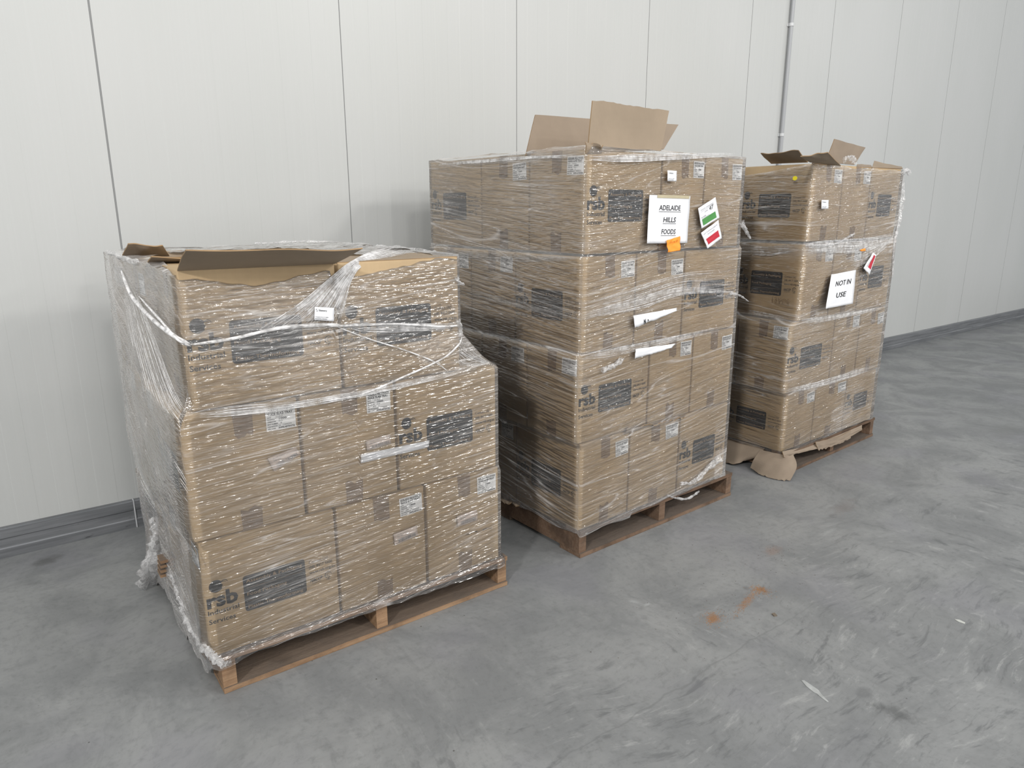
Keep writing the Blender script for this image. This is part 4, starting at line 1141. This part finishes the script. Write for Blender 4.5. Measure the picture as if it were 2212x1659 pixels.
def steel_mat():
    t = NT('galvanised_channel'); p = t.pos()
    f = t.noise(t.mapping(p, (2.0, 1, 45)), 1, 4, 0.6)
    g = t.noise(t.mapping(p, (9, 1, 30)), 1, 4, 0.7)
    c = t.mix(t.mapr(f, 0.3, 0.7), (0.15, 0.157, 0.167), (0.24, 0.247, 0.26))
    c = t.mix(t.math('MULTIPLY', t.mapr(g, 0.62, 0.72), 0.7), c, (0.06, 0.06, 0.065))
    t.bsdf(c, 0.45, spec=0.5, metal=0.35); return t.m
STEEL = steel_mat()
def trim(name, x0, x1):
    B = MB(); pf = [(-0.001, 0.0), (-0.030, 0.0), (-0.032, 0.045), (-0.028, 0.050), (-0.028, 0.092), (-0.032, 0.097), (-0.031, 0.140), (-0.026, 0.144), (-0.001, 0.144)]
    V = [(x, y, z) for x in (x0, x1) for (y, z) in pf]; n = len(pf)
    F = [(i, n+i, n+i+1, i+1) for i in range(n-1)]+[tuple(range(n)), tuple(range(2*n-1, n-1, -1))]
    o = mk(name, V, F, STEEL); o['kind'] = 'structure'; return o
xj = hit(292, 1110, (0, -.03, 0), (0, 1, 0)).x
trim('baseboard_left', X0W-4*PW, xj-0.004); trim('baseboard_right', xj+0.004, X0W+12*PW)
B = MB(); B.box(xj-0.003, xj+0.003, -0.034, -0.002, 0.001, 0.146); o = B.obj('trim_1', simple('bright_steel_edge', (.55, .56, .58), .3)); o['kind'] = 'structure'

r = empty('conduit_pipe', (5.62, -0.03, 0)); tag(r, 'thin grey plastic conduit pipe running up the white wall', 'pipe')
CON = simple('grey_pvc', (0.36, 0.37, 0.385), 0.35)
B = MB(); B.tube([(5.62, -0.022, z) for z in (0.15, 1, 2, 3, 4, 5, 6.5)], 0.0155, 20); o = B.obj('pipe', CON, None, True); keep(o, r)
for zc in (0.5, 1.3, 2.166, 3.029, 3.9, 4.8):
    B = MB(); B.tube([(5.62, -0.022, zc-.012), (5.62, -0.022, zc+.012)], 0.0195, 20); B.box(5.592, 5.648, -0.006, -0.001, zc-.012, zc+.012)
    o = B.obj('clip', simple('white_clip', (0.6, 0.61, 0.62), 0.4), None, False); keep(o, r)

def floor_mat():
    t = NT('power_trowelled_concrete'); p = t.pos()
    wv = t.n('VectorMath', operation='ADD')
    nz = t.n('TexNoise'); t.set(nz.inputs['Vector'], p); nz.inputs['Scale'].default_value = 0.9; nz.inputs['Detail'].default_value = 2
    sb = t.n('VectorMath', operation='MULTIPLY_ADD'); t.set(sb.inputs[0], nz.outputs['Color']); sb.inputs[1].default_value = (.5, .5, 0); sb.inputs[2].default_value = (-.25, -.25, 0)
    t.set(wv.inputs[0], p); t.set(wv.inputs[1], sb.outputs[0]); q = wv.outputs[0]
    big = t.noise(p, 0.55, 3, 0.55)
    mott = t.noise(q, 3.0, 5, 0.62, 0.4)
    s1_ = t.noise(t.mapping(q, (5.0, 24, 1), rot=(0, 0, 0.35)), 1, 6, 0.70, 0.35)
    s2_ = t.noise(t.mapping(q, (20, 6.0, 1), rot=(0, 0, 0.5)), 1, 6, 0.70, 0.35)
    msk = t.mapr(t.noise(p, 0.9, 2, 0.5), 0.42, 0.58)
    st = t.math('ADD', t.math('MULTIPLY', s1_, msk), t.math('MULTIPLY', s2_, t.math('SUBTRACT', 1.0, msk)))
    fine = t.noise(q, 34, 5, 0.75)
    # trowel texture grows stronger toward the open floor
    sx = t.n('SeparateXYZ'); t.set(sx.inputs[0], p)
    open_ = t.mapr(t.math('ADD', sx.outputs[1], t.math('MULTIPLY', t.noise(p, 1.2, 2), 0.5)), -1.55, -2.25)
    c = t.mix(t.mapr(big, 0.3, 0.7), (0.226, 0.232, 0.234), (0.270, 0.275, 0.273))
    c = t.mix(t.math('MULTIPLY', t.mapr(mott, 0.35, 0.66), 0.7), c, (0.160, 0.166, 0.169))
    dk = t.math('MULTIPLY', t.mapr(st, 0.53, 0.66), t.math('ADD', 0.2, t.math('MULTIPLY', open_, 0.5)))
    c = t.mix(dk, c, (0.115, 0.120, 0.123))
    lt = t.math('MULTIPLY', t.mapr(st, 0.45, 0.33), t.math('ADD', 0.14, t.math('MULTIPLY', open_, 0.50)))
    c = t.mix(lt, c, (0.335, 0.34, 0.335))
    c = t.mix(t.math('MULTIPLY', t.mapr(fine, 0.45, 0.75), 0.5), c, (0.130, 0.135, 0.135))
    # slight violet tint patches
    c = t.mix(t.math('MULTIPLY', t.mapr(t.noise(p, 2.1, 2), 0.5, 0.7), 0.28), c, (0.20, 0.197, 0.225))
    # specks
    sp = t.vor(p, 9.0); c = t.mix(t.math('MULTIPLY', t.mapr(sp, 0.035, 0.02), 0.8), c, (0.06, 0.055, 0.05))
    sn1 = t.noise(p, 12, 4, 0.65); sn2 = t.noise(p, 36, 3, 0.65)
    def stain(col, cx, cy, rx, ry, rot, amt, edge=0.5, nscale=9):
        nonlocal c
        m_ = t.n('Mapping', vector_type='TEXTURE'); t.set(m_.inputs[0], p); m_.inputs[1].default_value = (cx, cy, 0); m_.inputs[2].default_value = (0, 0, rot); m_.inputs[3].default_value = (rx, ry, 1)
        L_ = t.n('VectorMath', operation='LENGTH'); t.set(L_.inputs[0], m_.outputs[0])
        d = t.math('ADD', L_.outputs['Value'], t.math('MULTIPLY', t.math('SUBTRACT', sn1 if nscale < 20 else sn2, 0.5), 1.6))
        c = t.mix(t.math('MULTIPLY', t.mapr(d, 1.0, 1.0-edge), amt), c, col)
    stain((0.085, 0.088, 0.088), 2.122, -2.971, 0.045, 0.10, 0.3, 0.65, 0.9, 30)
    stain((0.11, 0.113, 0.117), 2.13, -2.86, 0.045, 0.028, 0.2, 0.5, 0.7, 12)
    stain((0.10, 0.102, 0.10), 0.004, -0.172, 0.075, 0.055, 0.3, 0.75, 0.8, 14)
    stain((0.16, 0.135, 0.125), 3.5, -2.02, 0.20, 0.07, 0.2, 0.4, 1.0, 14)
    stain((0.15, 0.155, 0.15), 5.7, -2.0, 0.35, 0.13, 0.1, 0.4, 0.8)
    stain((0.25, 0.135, 0.068), 2.085, -2.281, 0.050, 0.035, 0.5, 0.85, 0.9, 30)
    stain((0.30, 0.16, 0.085), 2.30, -2.285, 0.12, 0.024, 0.28, 0.45, 1.0, 40)
    stain((0.22, 0.12, 0.06), 2.42, -2.265, 0.030, 0.035, 0.2, 0.85, 0.9, 30)
    stain((0.24, 0.17, 0.14), 2.765, -2.09, 0.08, 0.05, 0.3, 0.5, 0.9, 22)
    stain((0.33, 0.34, 0.34), 1.92, -2.015, 0.035, 0.016, -0.9, 0.6, 0.8, 50)
    stain((0.36, 0.37, 0.37), 1.95, -2.06, 0.022, 0.014, 0.2, 0.6, 0.8, 60)
    stain((0.34, 0.34, 0.34), 0.53, -0.62, 0.14, 0.03, 0.1, 0.6, 0.9, 14)
    # control-joint like ridge wandering across the near floor
    ln = t.n('Mapping', vector_type='TEXTURE'); t.set(ln.inputs[0], p); ln.inputs[1].default_value = (1.63, -2.475, 0); ln.inputs[2].default_value = (0, 0, 0.02); ln.inputs[3].default_value = (1, 1, 1)
    sl = t.n('SeparateXYZ'); t.set(sl.inputs[0], ln.outputs[0])
    dd = t.math('ABSOLUTE', t.math('ADD', sl.outputs[1], t.math('MULTIPLY', t.math('SUBTRACT', t.noise(p, 3.5, 3, .6), .5), .12)))
    rg = t.math('MULTIPLY', t.mapr(dd, 0.006, 0.0), t.mapr(t.math('ABSOLUTE', sl.outputs[0]), 1.3, 0.5))
    c = t.mix(t.math('MULTIPLY', rg, 0.45), c, (0.14, 0.145, 0.145))
    t.bsdf(c, t.mapr(mott, 0.3, 0.7, 0.42, 0.58), t.bump(t.noise(t.mapping(p, (8, 30, 1), rot=(0, 0, .35)), 1, 2, 0.6), 0.3, 0.003), spec=0.4)
    return t.m
o = mk('floor', [(-4, -9, 0), (16, -9, 0), (16, .1, 0), (-4, .1, 0)], [(0, 1, 2, 3)], floor_mat()); o['kind'] = 'structure'

# scraps on the floor
def grains(name, spots, n, mat, label, cat, seed, r0_=0.0012, r1_=0.003):
    rnd = random.Random(seed); B = MB()
    for k in range(n):
        cx, cy, sx_, sy_, rot = rnd.choice(spots); a_, b_ = rnd.gauss(0, sx_), rnd.gauss(0, sy_)
        x = cx+a_*math.cos(rot)-b_*math.sin(rot); y = cy+a_*math.sin(rot)+b_*math.cos(rot); r_ = rnd.uniform(r0_, r1_); g = rnd.uniform(0, PI)
        dx, dy = math.cos(g)*r_, math.sin(g)*r_
        B.add([(x-dx, y-dy, 0.0002), (x+dy*.5, y-dx*.5, 0.0002), (x+dx, y+dy, 0.0002), (x-dy*.5, y+dx*.5, .0002), (x, y, r_*.6)], [(0, 1, 4), (1, 2, 4), (2, 3, 4), (3, 0, 4), (0, 3, 2, 1)])
    o = B.obj(name, mat); tag(o, label, cat, kind='stuff'); return o
grains('sawdust', [(2.085, -2.281, .03, .022, .5), (2.28, -2.29, .07, .01, .28), (2.41, -2.27, .02, .025, .2)], 800, simple('sawdust_grains', (.30, .165, .08), .9, var=.3), 'orange-brown sawdust spilled in two patches on the open floor', 'sawdust', 3)
grains('grit', [(2.765, -2.11, .06, .04, .3), (2.5, -2.2, .25, .12, .2), (2.1, -2.2, .2, .15, .2)], 150, simple('dark_grit', (.09, .065, .05), .9, var=.3), 'dark grit scattered on the floor before the middle pallet', 'dirt', 4, .001, .003)
def flake(name, pts, mat, label, cat, h=.0012):
    n = len(pts); P_ = [z0(px, py, 0.0003) for px, py in pts]
    V = P_+[p+Vector((0, 0, h)) for p in P_]
    o = mk(name, V, [tuple(range(n, 2*n)), tuple(range(n-1, -1, -1))]+[(k, (k+1) % n, n+(k+1) % n, n+k) for k in range(n)], mat)
    if o.data.polygons[0].normal.z < 0: o.data.flip_normals()
    tag(o, label, cat); return o
flake('plastic_scrap', [(1731, 1470), (1737, 1470), (1752, 1480), (1768, 1491), (1776, 1502), (1790, 1516), (1786, 1516), (1770, 1504), (1765, 1499), (1757, 1495), (1742, 1483)], simple('scuffed_white_plastic', (.38, .39, .385), .6, var=.5), 'flattened white scrap lying on the open concrete floor at the lower right', 'scrap')
flake('film_scrap', [(2062, 1338), (2072, 1339), (2085, 1345), (2084, 1348), (2070, 1343)], simple('pale_scrap', (.5, .51, .48), .5), 'tiny pale sliver on the floor near the right edge', 'scrap')
flake('wood_chip', [(1667, 1327), (1673, 1325), (1679, 1331), (1672, 1332)], simple('dark_chip', (.16, .13, .10), .8), 'small dark wood chip on the floor right of the sawdust', 'wood chip', .004)
